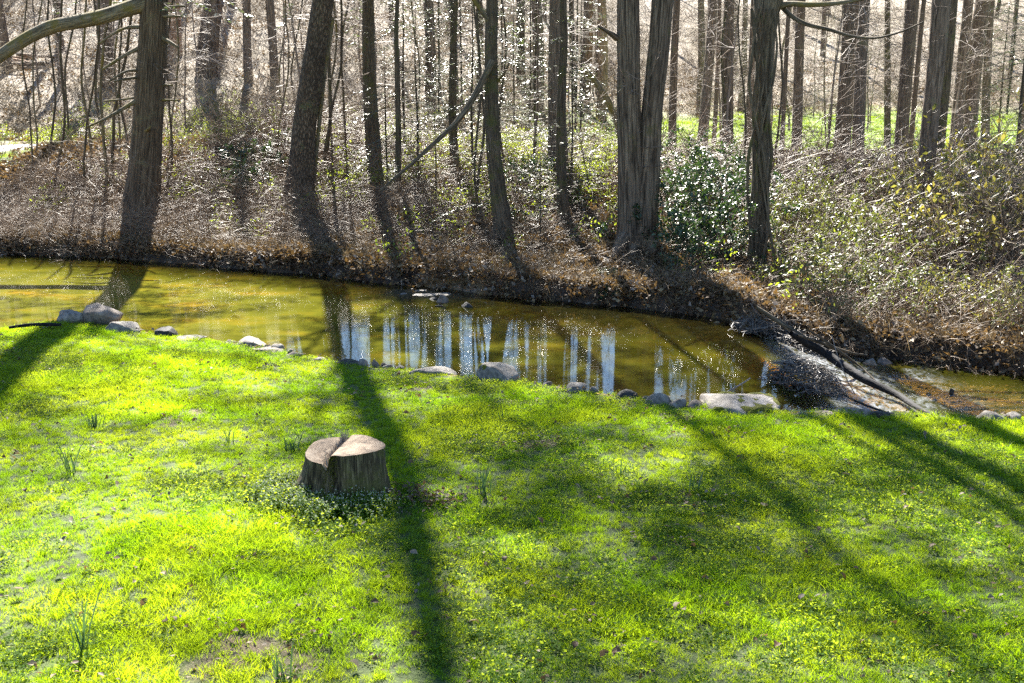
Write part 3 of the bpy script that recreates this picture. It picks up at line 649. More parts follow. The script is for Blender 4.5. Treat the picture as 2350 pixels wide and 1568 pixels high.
def spray_branch(P, D, NN, LL, WW, S, p, d, L, ns=1.):
    n = max(4, int(L/(.11*ns))); st_ = L/n
    for i in range(n):
        d = (d+Vector((random.gauss(0, .10), random.gauss(0, .10), random.gauss(-.04, .06)))).normalized(); q = p+d*st_
        S.append((tuple(p), tuple(q), .008*(1-.8*i/n)+.002, .008*(1-.8*(i+1)/n)+.002))
        if i > n*.15:
            sd_ = d.cross(Vector((0, 0, 1))).normalized()
            for s_ in (-1, 1):
                tl = random.uniform(.12, .34)*(1.1-.6*i/n)*(1 if ns == 1 else 1.8); e = (d*.75+sd_*s_*.8+Vector((0, 0, random.gauss(-.08, .15)))).normalized()
                S.append((tuple(q), tuple(q+e*tl), .003, .0015))
                for t in range(int(tl/(.03*ns))):
                    b = q+e*(t*.03*ns+.02)
                    for s2 in (-1, 1):
                        if random.random() < .25: continue
                        f = (e*.55+e.cross(Vector((0, 0, 1)))*s2*.9).normalized()
                        P.append(tuple(b)); D.append(tuple(f)); NN.append((random.gauss(0, .5), random.gauss(0, .5), 1)); LL.append(random.uniform(.03, .05)*ns); WW.append(random.uniform(.012, .02)*ns)
        p = q
def hemlock_parts(h, z0, nb, lmax, ns=1.):
    P, D, NN, LL, WW, S = [], [], [], [], [], []
    for k in range(nb):
        z = z0+(h-z0)*(k+random.random())/nb; a = random.uniform(0, 6.283); l = lmax*(1-.75*(z-z0)/(h-z0))*random.uniform(.6, 1.1)
        spray_branch(P, D, NN, LL, WW, S, Vector((0, 0, z)), Vector((math.cos(a), math.sin(a), random.uniform(-.35, .4))), max(.3, l), ns)
    V, F = leaves_arr(P, D, NN, LL, WW, .05)
    return segs_mesh('branches', S, M['hemtwig']), mesh_np('needles', V, F, M['hemlock'], rnd=np.repeat(RNG.random(len(P)), 2))
HEM = [hemlock_parts(4.2, .4, 26, 1.3), hemlock_parts(5.0, .6, 30, 1.5), hemlock_parts(12, 2.5, 46, 2.3), hemlock_parts(19, 5.0, 190, 3.0, 2.4), hemlock_parts(17, 4.6, 180, 3.2, 2.4), hemlock_parts(21, 10.5, 130, 4.8, 2.4)]

def bark_disp(amp, k, seed, flare=.45, fl_h=.35, lobes=5):
    ph = seed*1.7
    def f(a, s, r):
        q = np.abs(a/np.pi-1)*k
        ridge = (fbm(q*3+ph, np.full_like(a, s*1.1+seed), seed)-.5)*2*amp+(fbm(q*9, np.full_like(a, s*2.6+seed), seed+5)-.5)*amp
        fl = flare*math.exp(-max(s-.12, 0)/fl_h)*(.75+.45*np.cos(lobes*a+ph)+.25*np.cos(2*a+ph*2))
        return 1+ridge+fl+.06*np.cos(2*a+ph)
    return f
def resample(pts, rad, step):
    P = np.array(pts, float); s = np.concatenate([[0], np.cumsum(np.linalg.norm(np.diff(P, axis=0), axis=1))]); n = max(3, int(s[-1]/step))
    t = np.linspace(0, s[-1], n)
    for _ in range(1):
        Q = np.stack([np.interp(t, s, P[:, k]) for k in range(3)], 1)
    k = np.array([.25, .5, .25]); 
    for _ in range(3):
        Q[1:-1] = .25*Q[:-2]+.5*Q[1:-1]+.25*Q[2:]
    return Q, np.interp(t, s, rad)
def stem_path(prof, y0, height, zbase, keep=.6, shade=()):
    """prof: (px, py, width in picture) from the base up; the stem stays at depth y0, then goes on straight"""
    pts = [at_depth(px, py, y0) for px, py, _ in prof]; rad = [wd*.93/2/FPX*math.hypot(y0, 2) for _, _, wd in prof]
    pts[0][2] = zbase-.12
    for px, py in shade:               # where the stem's shadow crosses the lawn tells how it leans above the picture
        g = proj(px, py, 0.); t = (y0-g[1])/sdir[1]; q = g+np.array(sdir)*t
        pts.append(q); rad.append(rad[-1]*.9)
    d = pts[-1]-(pts[0] if keep == 1 else pts[-2]); d /= np.linalg.norm(d); d = d*keep+np.array([0, 0, 1-keep]); d /= np.linalg.norm(d); wob = 0 if keep == 1 else .015
    p, r = pts[-1], rad[-1]; n = 6; L = max(1., height-p[2])
    for k in range(n):
        p = p+d*L/n; d = d+np.array([random.gauss(0, 1)*wob, random.gauss(0, 1)*wob, 0]); pts.append(p); rad.append(max(.03, r*(1-.8*(k+1)/n)))
    return pts, rad
def near_tree(name, prof, bark, label, height=19, crown=0, sides=28, flare=.45, amp=.10, seed=1, hem=None, group=None, cat='tree', cs=1., kf=1.0, extra=None, keep=.6, top=None, shade=()):
    b = hit(prof[0][0], prof[0][1]); y0 = b[1]+.05
    pts, rad = stem_path(prof, y0, height, b[2], keep, shade)
    root = empty(name, (b[0], y0, b[2])); o0 = np.array([b[0], y0, b[2]])
    Q, R = resample(pts, rad, .07); cut = Q[:, 2] < 4.6
    k = int(cut.sum()); idx = np.concatenate([np.arange(k), np.arange(k, len(Q), 5), [len(Q)-1]])
    parts = [tube(Q[idx]-o0, R[idx], sides, bark_disp(amp, kf, seed, flare))]
    if extra: parts += extra(o0, y0)
    V, F, U = join(parts); link('trunk', mesh_np('trunk', V, F, bark, True, U), root)
    if crown is not None:
        z8 = 7*(height/20); i = int(np.argmin(np.abs(Q[:, 2]-o0[2]-z8))); dv = Vector(Q[-1]-Q[i]).normalized(); s = height/20*cs
        c = link('crown', CROWNS[crown], root); base = Vector(Q[i]-o0)-dv*7*s
        c.location = base; c.rotation_euler = (dv.to_track_quat('Z', 'Y') @ Euler((0, 0, random.uniform(0, 6.28))).to_quaternion()).to_euler(); c.scale = (s, s, s)
    if hem is not None:
        for nm, me in zip(('branches', 'needles'), HEM[hem]):
            c = tag(link(nm, me, root), kind='stuff'); c.rotation_euler = (0, 0, random.uniform(0, 6.28))
            dv = Vector(Q[min(k, len(Q)-1)]-Q[0]).normalized(); c.rotation_euler = dv.to_track_quat('Z', 'Y').to_euler()
    if top is not None:
        for nm, me in zip(('upper_branches', 'evergreen_crown'), HEM[top]):
            c = tag(link(nm, me, root), kind='stuff'); dv = Vector(Q[int(len(Q)*.6)]-Q[0]).normalized(); c.rotation_euler = dv.to_track_quat('Z', 'Y').to_euler()
    tag(root, label, cat, group)
    return root, o0, Q, R
def limb(root, o0, pix, y0, dy, bark, name='limb', sides=10, amp=.08, seed=3):
    """branch through picture points at a tree's depth; dy: how far the tip comes forward or goes back"""
    n = len(pix); P = []; R = []
    for k, (px, py, wd) in enumerate(pix):
        yy = y0+dy*k/(n-1); P.append(at_depth(px, py, yy)-o0); R.append(wd/2/FPX*yy)
    Q, R = resample(P, R, .09); V, F, U = tube(Q, R, sides, bark_disp(amp, 1, seed, 0)); return link(name, mesh_np(name, V, F, bark, True, U), root)

T1, o1, Q1, R1 = near_tree('cedar_tree', [(318,500,96),(325,468,82),(332,400,74),(338,300,69),(344,200,66),(350,100,63),(356,0,60)], M['cedar'],
    'thick shaggy-barked tree on the bank with a long mossy limb and dead branch stubs', 21, 0, 48, .22, .05, 11, top=3, kf=2.2, keep=.15, shade=((60,810),(-120,1000)))
y1 = o1[1]
limb(T1, o1, [(352,2,40),(300,18,34),(240,38,32),(180,50,30),(120,60,30),(70,82,28),(30,108,28),(-10,135,26),(-70,190,24)], y1, -1.2, M['limb'], 'mossy_limb', 14)
for pix, dy in (([(318,228,12),(290,245,9),(262,262,8),(232,278,6),(200,292,4)], -.7), ([(316,112,11),(290,125,8),(262,142,7),(235,160,5)], -.5),
                ([(316,162,8),(296,160,6),(278,168,5),(250,188,4)], -.5), ([(318,178,8),(292,180,6),(262,187,4)], -.6), ([(318,222,6),(290,228,5),(240,232,4)], .4),
                ([(372,88,9),(392,98,8),(410,110,5)], -.3), ([(376,18,8),(400,15,6),(425,14,4)], 0), ([(374,38,8),(395,37,6),(418,38,4)], -.2), ([(376,195,6),(388,195,5),(395,196,4)], -.4),
                ([(372,230,6),(390,229,4),(412,231,3)], .1), ([(318,62,10),(296,60,7),(262,75,5),(228,100,4)], -.3), ([(330,305,9),(338,300,8),(344,292,6)], -.45)):
    limb(T1, o1, pix, y1-.12, dy, M['limb'], 'dead_branch', 8, .05)
T2, o2, Q2, R2 = near_tree('leaning_tree', [(683,470,84),(686,440,74),(692,380,64),(700,280,57),(714,180,54),(728,90,52),(742,0,50)], M['plate'],
    'stout tree with plated bark leaning over the bank', 20, 1, 34, .25, .06, 12, keep=.6, top=5, shade=((815,850),(925,1100),(965,1300),(1010,1540)))
limb(T2, o2, [(755,40,26),(752,90,20),(745,150,14),(738,230,10),(728,330,8),(722,420,7)], o2[1]+.15, -.1, M['limb'], 'climbing_vine', 8)
near_tree('straight_tree', [(862,385,46),(858,360,42),(853,280,37),(848,180,35),(846,90,32),(845,0,30)], M['furrow'], 'dark straight tree on the bank top beside the leaning tree', 18, 2, 24, .2, .10, 13, top=4)
near_tree('slender_tree', [(912,455,17),(913,400,15),(914,300,14),(912,180,13),(909,80,11),(912,0,9)], M['furrow'], 'slender dark young tree with green sprays between two thicker trunks', 11, None, 12, .3, .08, 14, hem=1)
near_tree('slim_hemlock', [(1043,390,22),(1041,350,20),(1038,250,18),(1040,120,17),(1043,0,16)], M['furrow'], 'slim upright hemlock set back from the bank edge', 14, 3, 14, .25, .08, 15, hem=2, top=4)
T6, o6, Q6, R6 = near_tree('hemlock_tree', [(1160,545,56),(1155,510,48),(1143,440,40),(1132,340,36),(1127,220,34),(1127,100,31),(1130,0,28)], M['furrow'],
    'dark curving hemlock trunk with a broken grey limb leaning from it', 17, 0, 26, .25, .09, 16, hem=1, top=5)
limb(T6, o6, [(1130,140,16),(1105,190,15),(1078,240,14),(1045,285,12),(1000,325,11),(950,372,8),(905,410,6),(870,440,4)], o6[1]-.15, -1.0, M['mossy'], 'broken_limb', 10)
limb(T6, o6, [(1130,60,13),(1112,35,11),(1095,12,10),(1075,-20,9)], o6[1], -.3, M['limb'], 'limb', 8)
limb(T6, o6, [(1138,190,9),(1150,180,7),(1162,165,5),(1170,140,3)], o6[1], -.3, M['limb'], 'limb', 8)
near_tree('thin_hemlock', [(1298,522,38),(1294,490,30),(1288,400,25),(1286,300,24),(1290,180,22),(1294,90,20),(1292,0,18)], M['furrow'], 'thin straight hemlock standing at the bank edge before a broad trunk', 15, 5, 20, .35, .08, 17, hem=0)
near_tree('broad_tree', [(1280,410,52),(1280,370,46),(1279,280,43),(1279,150,42),(1281,0,40)], M['farbark'], 'broad brown trunk half hidden behind a thin hemlock', 20, 4, 22, .2, .08, 18, hem=0)

def twin_extra(o0, y0):
    yy = y0+.02
    prof = [(1478,560,64),(1482,480,58),(1487,400,55),(1493,300,51),(1502,200,51),(1513,100,52),(1521,0,52)]
    pts, rad = stem_path(prof, yy, 21, o0[2]); Q, R = resample(pts, rad, .07); k = int((Q[:, 2] < 4.6).sum()); idx = np.concatenate([np.arange(k), np.arange(k, len(Q), 5), [len(Q)-1]])
    return [tube(Q[idx]-o0, R[idx], 40, bark_disp(.07, 1.6, 29, .3))]
T8, o8, Q8, R8 = near_tree('twin_trunk_tree', [(1446,575,68),(1447,520,60),(1446,430,56),(1445,320,55),(1443,200,54),(1442,100,52),(1441,0,51)], M['twin'],
    'massive twin-trunk tree with fissured grey bark rooted above the water', 21, 5, 40, .38, .07, 19, kf=1.6, extra=twin_extra)
limb(T8, o8, [(1416,88,14),(1404,78,11),(1390,70,8),(1372,60,5)], o8[1], -.4, M['twin'], 'limb', 8)
for k, (pix, dy) in enumerate(([[(1440,540,44),(1425,560,36),(1414,578,22),(1406,592,10)], -.5], [[(1490,545,40),(1496,570,28),(1500,590,12)], -.4], [[(1462,550,40),(1455,575,26),(1446,598,12)], -.5])):
    limb(T8, o8, pix, o8[1]-.05, dy, M['twin'], 'root', 12)
T9, o9, Q9, R9 = near_tree('vine_wrapped_tree', [(1736,628,52),(1738,580,47),(1741,500,44),(1744,400,43),(1748,280,45),(1753,180,44),(1757,90,46),(1762,40,54)], M['mossy'],
    'flaking mossy tree by the water that forks above, wrapped in dead vines', 15, None, 34, .12, .10, 20, kf=1.6)
limb(T9, o9, [(1758,70,40),(1768,30,38),(1780,0,36),(1800,-70,30),(1830,-200,24)], o9[1], -.2, M['mossy'], 'fork', 14)
limb(T9, o9, [(1752,60,36),(1746,20,32),(1742,-30,28),(1732,-160,22)], o9[1]+.1, .2, M['mossy'], 'fork', 14)
limb(T9, o9, [(1775,25,16),(1800,6,14),(1850,12,12),(1905,10,11),(1960,2,8),(2020,-10,6)], o9[1], -.8, M['limb'], 'mossy_limb', 10)
limb(T9, o9, [(1790,10,11),(1812,36,10),(1850,58,9),(1900,66,8),(1950,84,6),(2010,90,5),(2070,74,4),(2120,50,3)], o9[1], -1.1, M['mossy'], 'drooping_limb', 8)
for k in range(7):
    x0 = random.uniform(1726, 1768); pix = [(x0+random.uniform(-9, 9)+18*math.sin(k+j*.9), 20+j*85, random.uniform(4, 8)) for j in range(8)]
    limb(T9, o9, pix, o9[1]-.24, random.uniform(-.1, .05), M['mossy' if k % 2 else 'furrow'], 'climbing_vine', 6)
near_tree('bushy_bank_tree', [(2120,470,44),(2124,400,42),(2132,300,42),(2142,200,44),(2152,100,44),(2160,0,46)], M['farbark'], 'brown tree rising out of the twiggy thicket, paired trunks close behind', 19, 0, 24, .2, .10, 21)
near_tree('leaning_twin_stem', [(2150,400,26),(2156,320,26),(2164,220,28),(2174,110,30),(2182,0,32)], M['furrow'], 'dark stem leaning against the brown tree in the twiggy thicket', 17, 1, 18, .2, .10, 22)
near_tree('fallen_leaning_tree', [(1445,345,12),(1420,290,15),(1392,225,16),(1365,185,14),(1335,150,10),(1300,120,7)], M['limb'], 'crooked thin tree bending over beside the twin trunks', 4.4, None, 12, .2, .06, 23)

# trees standing back on the flat and up the slope: (px, py of the base, width at the base)
far_proto = []
for k in range(4):
    hts = 20; n = 40; zz = np.concatenate([np.linspace(-.3, 5, 34), np.linspace(5.6, hts, 14)])
    pts = np.stack([.06*np.sin(zz*.5+k)+.12*np.sin(zz*.17+k*2)*(zz/8), .05*np.cos(zz*.45+k), zz], 1); rad = .5*np.interp(zz, [-.3, 0, 3, hts], [1.15, 1.05, .93, .22])
    V, F, U = tube(pts, rad*.30, 18, bark_disp(.07, 1, 40+k, .18)); far_proto.append((V, F, U))
FTR = {}
def far_trunk(k, m):
    if (k, m) not in FTR: V, F, U = far_proto[k]; FTR[(k, m)] = mesh_np('trunk', V, F, M[m], True, U)
    return FTR[(k, m)]
def far_tree(name, x, y, dia, label, group, m='farbark', lean=(0, 0), crown=True, hs=1.0, dense=False):
    z = hz1(x, y); root = empty(name, (x, y, z-.05)); k = random.randrange(4); s = dia/.30
    t = link('trunk', far_trunk(k, m), root); t.scale = (s, s, hs); rz = random.uniform(0, 6.28); t.rotation_euler = (0, 0, rz)
    if crown:
        c = link('crown', random.choice(CROWNS[4:] if dense else FARCROWNS), root); c.rotation_euler = (0, 0, random.uniform(0, 6.28)); c.scale = (1, 1, hs)
    root.rotation_euler = (lean[1], lean[0], 0)
    return tag(root, label, 'tree', group)
FL = [(1545,362,20,0,'straight trunk close beside the twin-trunk tree'),(1614,342,29,0,'tall straight trunk next to a thin pole tree, before the clearing'),(1637,335,12,.01,'thin pole tree beside a thicker straight trunk'),
      (1668,378,31,.0,'straight trunk with a dark vine between the twin-trunk and vine-wrapped trees'),(1714,340,24,0,'trunk half hidden just behind the vine-wrapped tree'),(1790,385,13,.02,'thin tree beside the vine-wrapped tree'),
      (1824,368,28,.01,'trunk with a weedy base standing at the path'),(1921,385,31,0,'thick straight trunk, first of a close pair near the path'),(1945,372,20,0,'trunk squeezed between two thicker straight ones'),(1966,405,32,0,'thick straight trunk with a speckled bark beside its pair'),
      (2034,340,18,-.05,'slightly curved dark trunk at the edge of the clearing'),(2068,388,33,0,'smooth grey-brown straight trunk in front of a mossy thin one'),(2086,380,13,.03,'mossy thin tree right behind a smooth straight trunk'),
      (2196,345,30,.0,'trunk behind the twiggy thicket, next to an orange-brown one'),(2228,340,44,0,'broad orange-brown trunk behind the twiggy thicket'),(2258,330,24,-.03,'dark-edged trunk beside the broad orange-brown one'),(2338,380,30,0,'trunk with pale green sprays at the edge of the thicket')]
for px, py, wd, ln, lab in FL:
    p = hit(px, py); far_tree('woodland_tree', p[0], p[1], wd*.86/FPX*p[1], lab, 'straight trees on the flat beyond the creek', 'farbark' if px != 2034 else 'furrow', (ln, 0), dense=True)
for px, py, wd, ln, m, lab in [(246,190,36,.05,'farbark','brown trunk on the slope behind the hanging vines'),(400,130,26,.015,'palebark','sunlit tan trunk just behind the shaggy-barked tree'),
        (572,190,19,.03,'farbark','dark narrow trunk between the vine-draped tree and the leaning tree'),(628,195,19,.0,'farbark','narrow trunk draped with thin vines near the leaning tree'),
        (985,240,24,.0,'farbark','stubby brown trunk seen between slender hemlocks'),(1228,262,26,0,'farbark','trunk behind sprays near the broad brown trunk'),(1376,275,22,0,'palebark','sunlit trunk between the broad trunk and the twin-trunk tree'),(1340,250,26,0,'farbark','ivy-sleeved trunk behind the crooked bending tree')]:
    p = hit(px, py); far_tree('slope_tree', p[0], p[1], wd/FPX*p[1], lab, 'trees on the slope behind the path', m, (ln, 0))
# the vine-draped leaning trunk on the slope
p = hit(482, 178); vt = far_tree('vine_draped_tree', p[0], p[1], 46/FPX*p[1], 'leaning trunk on the slope covered in a brown curtain of dead vines', None, 'farbark', (.12, 0), True)
S = []
for k in range(330):
    z = random.uniform(.2, 5.5); a = random.uniform(0, 6.28); r = .25+random.random()*.1; q = Vector((r*math.cos(a), r*math.sin(a), z)); d = Vector((math.cos(a)*.8, math.sin(a)*.8, -.2))
    for j in range(6):
        d = (d+Vector((random.gauss(0, .25), random.gauss(0, .25), -.3))).normalized(); q2 = q+d*.14; S.append((tuple(q), tuple(q2), .010, .009)); q = q2
tag(link('dead_vines', segs_mesh('dead_vines', S, M['bramble']), vt), kind='stuff')
# woods up the hill
cnt = 0; tries = 0; placed = []
while cnt < 95 and tries < 3000:
    tries += 1; y = random.uniform(47, 118); x = random.uniform(-.50*y, .52*y)
    if y < hill_y(np.array([x]))[0]+.5 or any((x-a)**2+(y-b)**2 < 2.8**2 for a, b in placed): continue
    placed.append((x, y)); cnt += 1
    far_tree('hillside_tree', x, y, random.uniform(.16, .42), 'bare brown tree standing among others up the wooded hillside', 'bare trees up the hillside', random.choice(['farbark', 'farbark', 'furrow', 'twin']), (random.gauss(0, .03), 0), True, random.uniform(.7, 1.05))
# bank trees just past the picture's edges whose shadows and reflections reach into it
for x, y, dd in ((-15.2, 31, .42), (-18.4, 36, .38), (12.8, 24.5, .42), (15.4, 29, .38), (18.5, 37, .38)):
    far_tree('bank_tree', x, y, dd, 'bare tree on the far bank past the ends of the visible creek', 'outlying bank trees', 'furrow')

# saplings, bare shrubs
def sapling(h, n, m, rm=.004, sp=.25):
    S = []
    for k in range(n):
        a = random.uniform(0, 6.28); d = Vector((math.cos(a)*sp, math.sin(a)*sp, 1)).normalized()
        grow(S, Vector((random.gauss(0, .06), random.gauss(0, .06), -.05)), d, h*random.uniform(.7, 1.05), .016, 0, 2, .03, .12, .85, .26, rm, (.25, .5))
    return segs_mesh('stems', S, m)
SAP = [sapling(3.2, 2, M['twig']) for _ in range(3)]+[sapling(2.2, 4, M['twig'], .0035, .5) for _ in range(3)]
SAPF = [sapling(4.6, 2, M['farTwig'], .008) for _ in range(3)]+[sapling(3, 5, M['farTwig'], .007, .5) for _ in range(2)]
for k in range(100):
    for _ in range(30):
        y = random.uniform(26, 78); x = random.uniform(-.46*y, .46*y); f = float(Fy(np.array([x]))[0]); hy = float(hill_y(np.array([x]))[0])
        if y < f+6 or abs(y-float(path_y(np.array([x]))[0])) < 1.3: continue
        if x > 3 and float(path_y(np.array([x]))[0])-6 < y < hy: continue
        break
    nearb = y < 38
    o = link('bare_sapling', (SAP if nearb else SAPF)[random.randrange(5)], None, (x, y, hz1(x, y))); s = random.uniform(.6, 1.1); o.scale = (s, s, s); o.rotation_euler = (0, 0, random.uniform(0, 6.28))
    tag(o, 'thin leafless sapling in the brush on the creek bank' if nearb else 'thin leafless sapling on the slope beyond the path', 'sapling', 'saplings on the bank' if nearb else 'saplings on the slope')
# taller understory trees with a haze of fine pale twigs
def twiggy(h, nb):
    S = []; p = Vector((0, 0, -.1)); d = Vector((0, 0, 1)); st_ = []
    for i in range(14):
        d = (d+Vector((random.gauss(0, .05), random.gauss(0, .05), .05))).normalized(); q = p+d*h/14; S.append((tuple(p), tuple(q), .035*(1-i/15)+.004, .035*(1-(i+1)/15)+.004)); st_.append(q); p = q
    S2 = []
    for k in range(nb):
        b = st_[random.randrange(2, 14)]; a = random.uniform(0, 6.283); dd = Vector((math.cos(a), math.sin(a), random.uniform(-.1, .5))).normalized()
        grow(S2, b, dd, random.uniform(.9, 2.2), .010, 0, 2, -.02, .14, .9, .22, .0045, (.3, .6))
    return segs_mesh('stem', S, M['twig'], 5), segs_mesh('twigs', S2, M['paletwig'])
TWG = [twiggy(random.uniform(5, 7.5), 30) for _ in range(4)]
for k in range(44):
    for _ in range(40):
        y = random.uniform(27, 58); x = random.uniform(-.44*y, .46*y); f = float(Fy(np.array([x]))[0])
        if y < f+7 or abs(y-float(path_y(np.array([x]))[0])) < 1.3 or (x < 4 and random.random() < .45): continue
        break
    v = random.choice(TWG); r = empty('understory_tree', (x, y, hz1(x, y)), random.uniform(0, 6.28), random.uniform(.7, 1.15)); link('stem', v[0], r); tag(link('twigs', v[1], r), kind='stuff')
    tag(r, 'slim young tree with a haze of fine pale bare twigs in the woods', 'tree', 'pale-twigged young trees')
# hemlock saplings with green sprays
for px, py, k, s in ((960,420,0,.75),(1010,330,1,.8),(1085,400,0,.8),(1180,330,1,.85),(1230,380,0,.9),(1330,360,1,.8),(1240,560,0,.35),(1000,470,0,.45),(1310,440,0,.6),(2330,420,1,.95),(2290,330,1,.95),(890,430,0,.6),(1150,250,1,1.2),(1060,260,1,1.2),(980,250,1,1.3),(1100,320,1,1.1),(1215,300,1,1.2),(1260,260,1,1.3),(1010,210,1,1.4),(1320,300,0,1.2),(1140,440,0,.7),(930,350,0,.9),(2310,260,1,1.5),(2240,300,1,1.2)):
    p = hit(px, py); r = empty('hemlock_sapling', (p[0], p[1], p[2]-.05), random.uniform(0, 6.28), s*1.2)
    link('stem', mesh_np('stem', *(lambda t: (t[0], t[1]))(tube([(0, 0, -.1), (.03, .02, 1.6), (-.02, .03, 3.2), (0, 0, 4.6)], [.035, .028, .018, .006], 7)), M['furrow'], True), r)
    tag(link('branches', HEM[k][0], r), kind='stuff'); tag(link('needles', HEM[k][1], r), kind='stuff')
    tag(r, 'young hemlock with flat grey-green sprays in the brush', 'sapling', 'young hemlocks')

# hanging vines round the shaggy tree and the leaning tree
def vine(px0, py0, px1, py1, wd, back, name='hanging_vine', lab='bare woody vine hanging from the canopy beside the shaggy-barked tree', grp='vines hanging near the shaggy tree'):
    b = hit(px1, py1); y0 = b[1]+back; n = 12; P = []; ph = random.uniform(0, 6)
    for j in range(n):
        t = j/(n-1); P.append(at_depth(px1+(px0-px1)*t+9*math.sin(ph+t*7)+random.uniform(-3, 3), py1+(py0-py1)*t, y0))
    P[0][2] = hz1(P[0][0], y0)-.05
    base = P[0].copy(); R = np.linspace(wd*1.1, wd*.8, n)/2/FPX*y0
    V, F, U = tube(resample([q-base for q in P], R, .12)[0], resample([q-base for q in P], R, .12)[1], 6)
    o = link(name, mesh_np(name, V, F, M['furrow'] if random.random() < .6 else M['limb'], True, U), None, base); tag(o, lab, 'vine', grp)
for a in ((150,-60,132,425,6),(190,-60,205,430,6),(170,-60,150,330,5),(245,-60,235,470,7),(280,-60,262,400,5),(300,-60,255,450,7),(225,-60,195,470,5),(120,-60,115,390,5),(262,-60,300,420,5),(208,-60,238,330,6),(60,-60,66,430,4),(90,-60,75,360,4),(395,-60,385,420,5),(402,-60,398,380,4)):
    vine(*a, .2)
for a in ((770,-60,740,420,8),(790,-60,755,400,6),(760,-60,765,380,5),(800,-60,780,370,5),(640,-60,652,300,4),(665,-60,640,380,4),(690,-60,672,260,4)):
    vine(*a, .3, lab='thin bare vine hanging beside the leaning plated-bark tree', grp='vines hanging near the leaning tree')
for a in ((1090,-60,1100,470,5),(1150,-60,1158,400,5),(1105,-60,1098,460,6),(950,-60,960,330,4),(1660,-60,1665,380,6),(1795,-60,1778,420,5),(1700,-60,1705,440,4),(1810,-60,1800,300,5)):
    vine(*a, .1, lab='thin dark vine hanging straight down between the bank trees', grp='vines between the bank trees')

# leafy shrubs
def shrub(n_leaf, h, rad, l0, l1, lm, sm_, stems=9, up=.35, round_=1.):
    S = []; tips = []
    for k in range(stems):
        a = random.uniform(0, 6.28); d = Vector((math.cos(a)*.8, math.sin(a)*.8, random.uniform(.5, 1.6))).normalized()
        s0 = len(S); grow(S, Vector((random.gauss(0, .08)*rad, random.gauss(0, .08)*rad, -.05)), d, h*random.uniform(.7, 1.1), .011, 0, 2, .0, .16, .8, .16, .0028, (.3, .55))
    idx = RNG.integers(0, len(S), n_leaf); A = np.array([s[0] for s in S]); B = np.array([s[1] for s in S]); keep = A[:, 2] > .12*h
    pool = np.nonzero(keep)[0]; idx = pool[RNG.integers(0, len(pool), n_leaf)]
    P = A[idx]+(B[idx]-A[idx])*RNG.random((n_leaf, 1))+RNG.normal(0, .02, (n_leaf, 3))
    D = rdir(n_leaf)*.8+(B[idx]-A[idx])/(np.linalg.norm(B[idx]-A[idx], axis=1)[:, None]+1e-6)*.5; D[:, 2] -= .15
    Nn = np.array([0, 0, 1.])+RNG.normal(0, .5, (n_leaf, 3)); l = RNG.uniform(l0, l1, n_leaf)
    V, F = leaves_arr(P, D, Nn, l, l*RNG.uniform(.35, .5, n_leaf), .12, -.08)
    return segs_mesh('stems', S, M[sm_]), mesh_np('leaves', V, F, M[lm], rnd=np.repeat(RNG.random(n_leaf), 2))
SHR = {'A': [shrub(1500, 1.0, 1, .045, .085, 'everDark', 'bramble', 12) for _ in range(2)], 'B': [shrub(650, 1.0, 1, .04, .08, 'everSilver', 'bramble', 11) for _ in range(3)],
       'C': [shrub(300, 1.0, 1, .05, .09, 'everYellow', 'bramble', 20) for _ in range(2)], 'D': [shrub(420, .8, 1, .08, .14, 'everDark', 'bramble', 9)], 'E': [shrub(600, .9, 1, .03, .06, 'fresh', 'bramble', 12) for _ in range(2)]}
SH = {'A': 'dense dark glossy-leaved shrub between the twin-trunk and vine-wrapped trees', 'B': 'glossy olive-leaved shrub glinting on the bank beside the vine-wrapped tree', 'C': 'twiggy bush with sparse yellowish leaves in the thicket over the riffle',
      'D': 'small dark broad-leaved evergreen in the brush on the bank', 'E': 'small pale green leafing bush at the top of the bank'}
SG = {'A': 'dark evergreen shrubs', 'B': 'olive evergreen shrubs', 'C': 'twiggy thicket bushes', 'D': 'broad-leaved evergreens', 'E': 'leafing bushes'}
SN = {'A': 'evergreen_shrub', 'B': 'olive_shrub', 'C': 'twiggy_bush', 'D': 'broadleaf_evergreen', 'E': 'leafing_bush'}
SP_ = [('A', 1570,560,1.2),('A',1625,600,1.1),('A',1660,560,1.3),('A',1562,500,1.1),('A',1668,610,.7),('A',1610,480,1.2),('A',1650,470,1.1),('A',1585,620,.7),
 ('B',1800,600,.9),('B',1850,560,1.0),('B',1900,620,1.0),('B',1960,650,1.0),('B',1830,680,.9),('B',1900,700,.9),('B',2000,700,1.0),('B',2080,720,.9),('B',1950,560,1.0),('B',2040,600,1.1),('B',1870,490,.9),('B',1790,520,.9),('B',2010,500,.9),('B',1940,745,.7),
 ('C',2120,650,1.4),('C',2180,600,1.6),('C',2250,640,1.6),('C',2320,620,1.6),('C',2150,725,.7),('C',2240,735,.7),('C',2320,745,.7),('C',2200,500,1.5),('C',2290,470,1.6),('C',2340,530,1.5),('C',2110,560,1.2),('C',2240,560,1.4),('C',2080,480,1.1),('C',2150,430,1.2),
 ('B',2345,760,.8),
 ('D',590,445,.9),('D',550,400,.9),('D',620,405,1.0),('D',535,465,.7),('D',640,360,.8),('D',1195,440,.8),('D',1240,430,.8),('D',1390,645,.3),('D',1405,690,.28),('D',1180,520,.5),
 ('E',430,300,.9),('E',475,275,.9),('E',520,255,1.0),('E',565,300,1.0),('E',610,335,1.0),('E',640,290,1.0),('E',430,365,.8),('E',770,330,.8),('E',800,290,.9),('E',930,300,.8),('E',470,350,.9),('E',540,340,.9),('E',1385,330,.8),('E',1340,420,.8),('E',1200,390,.8),('E',970,300,.8),('E',250,330,.6),('E',170,330,.6)]
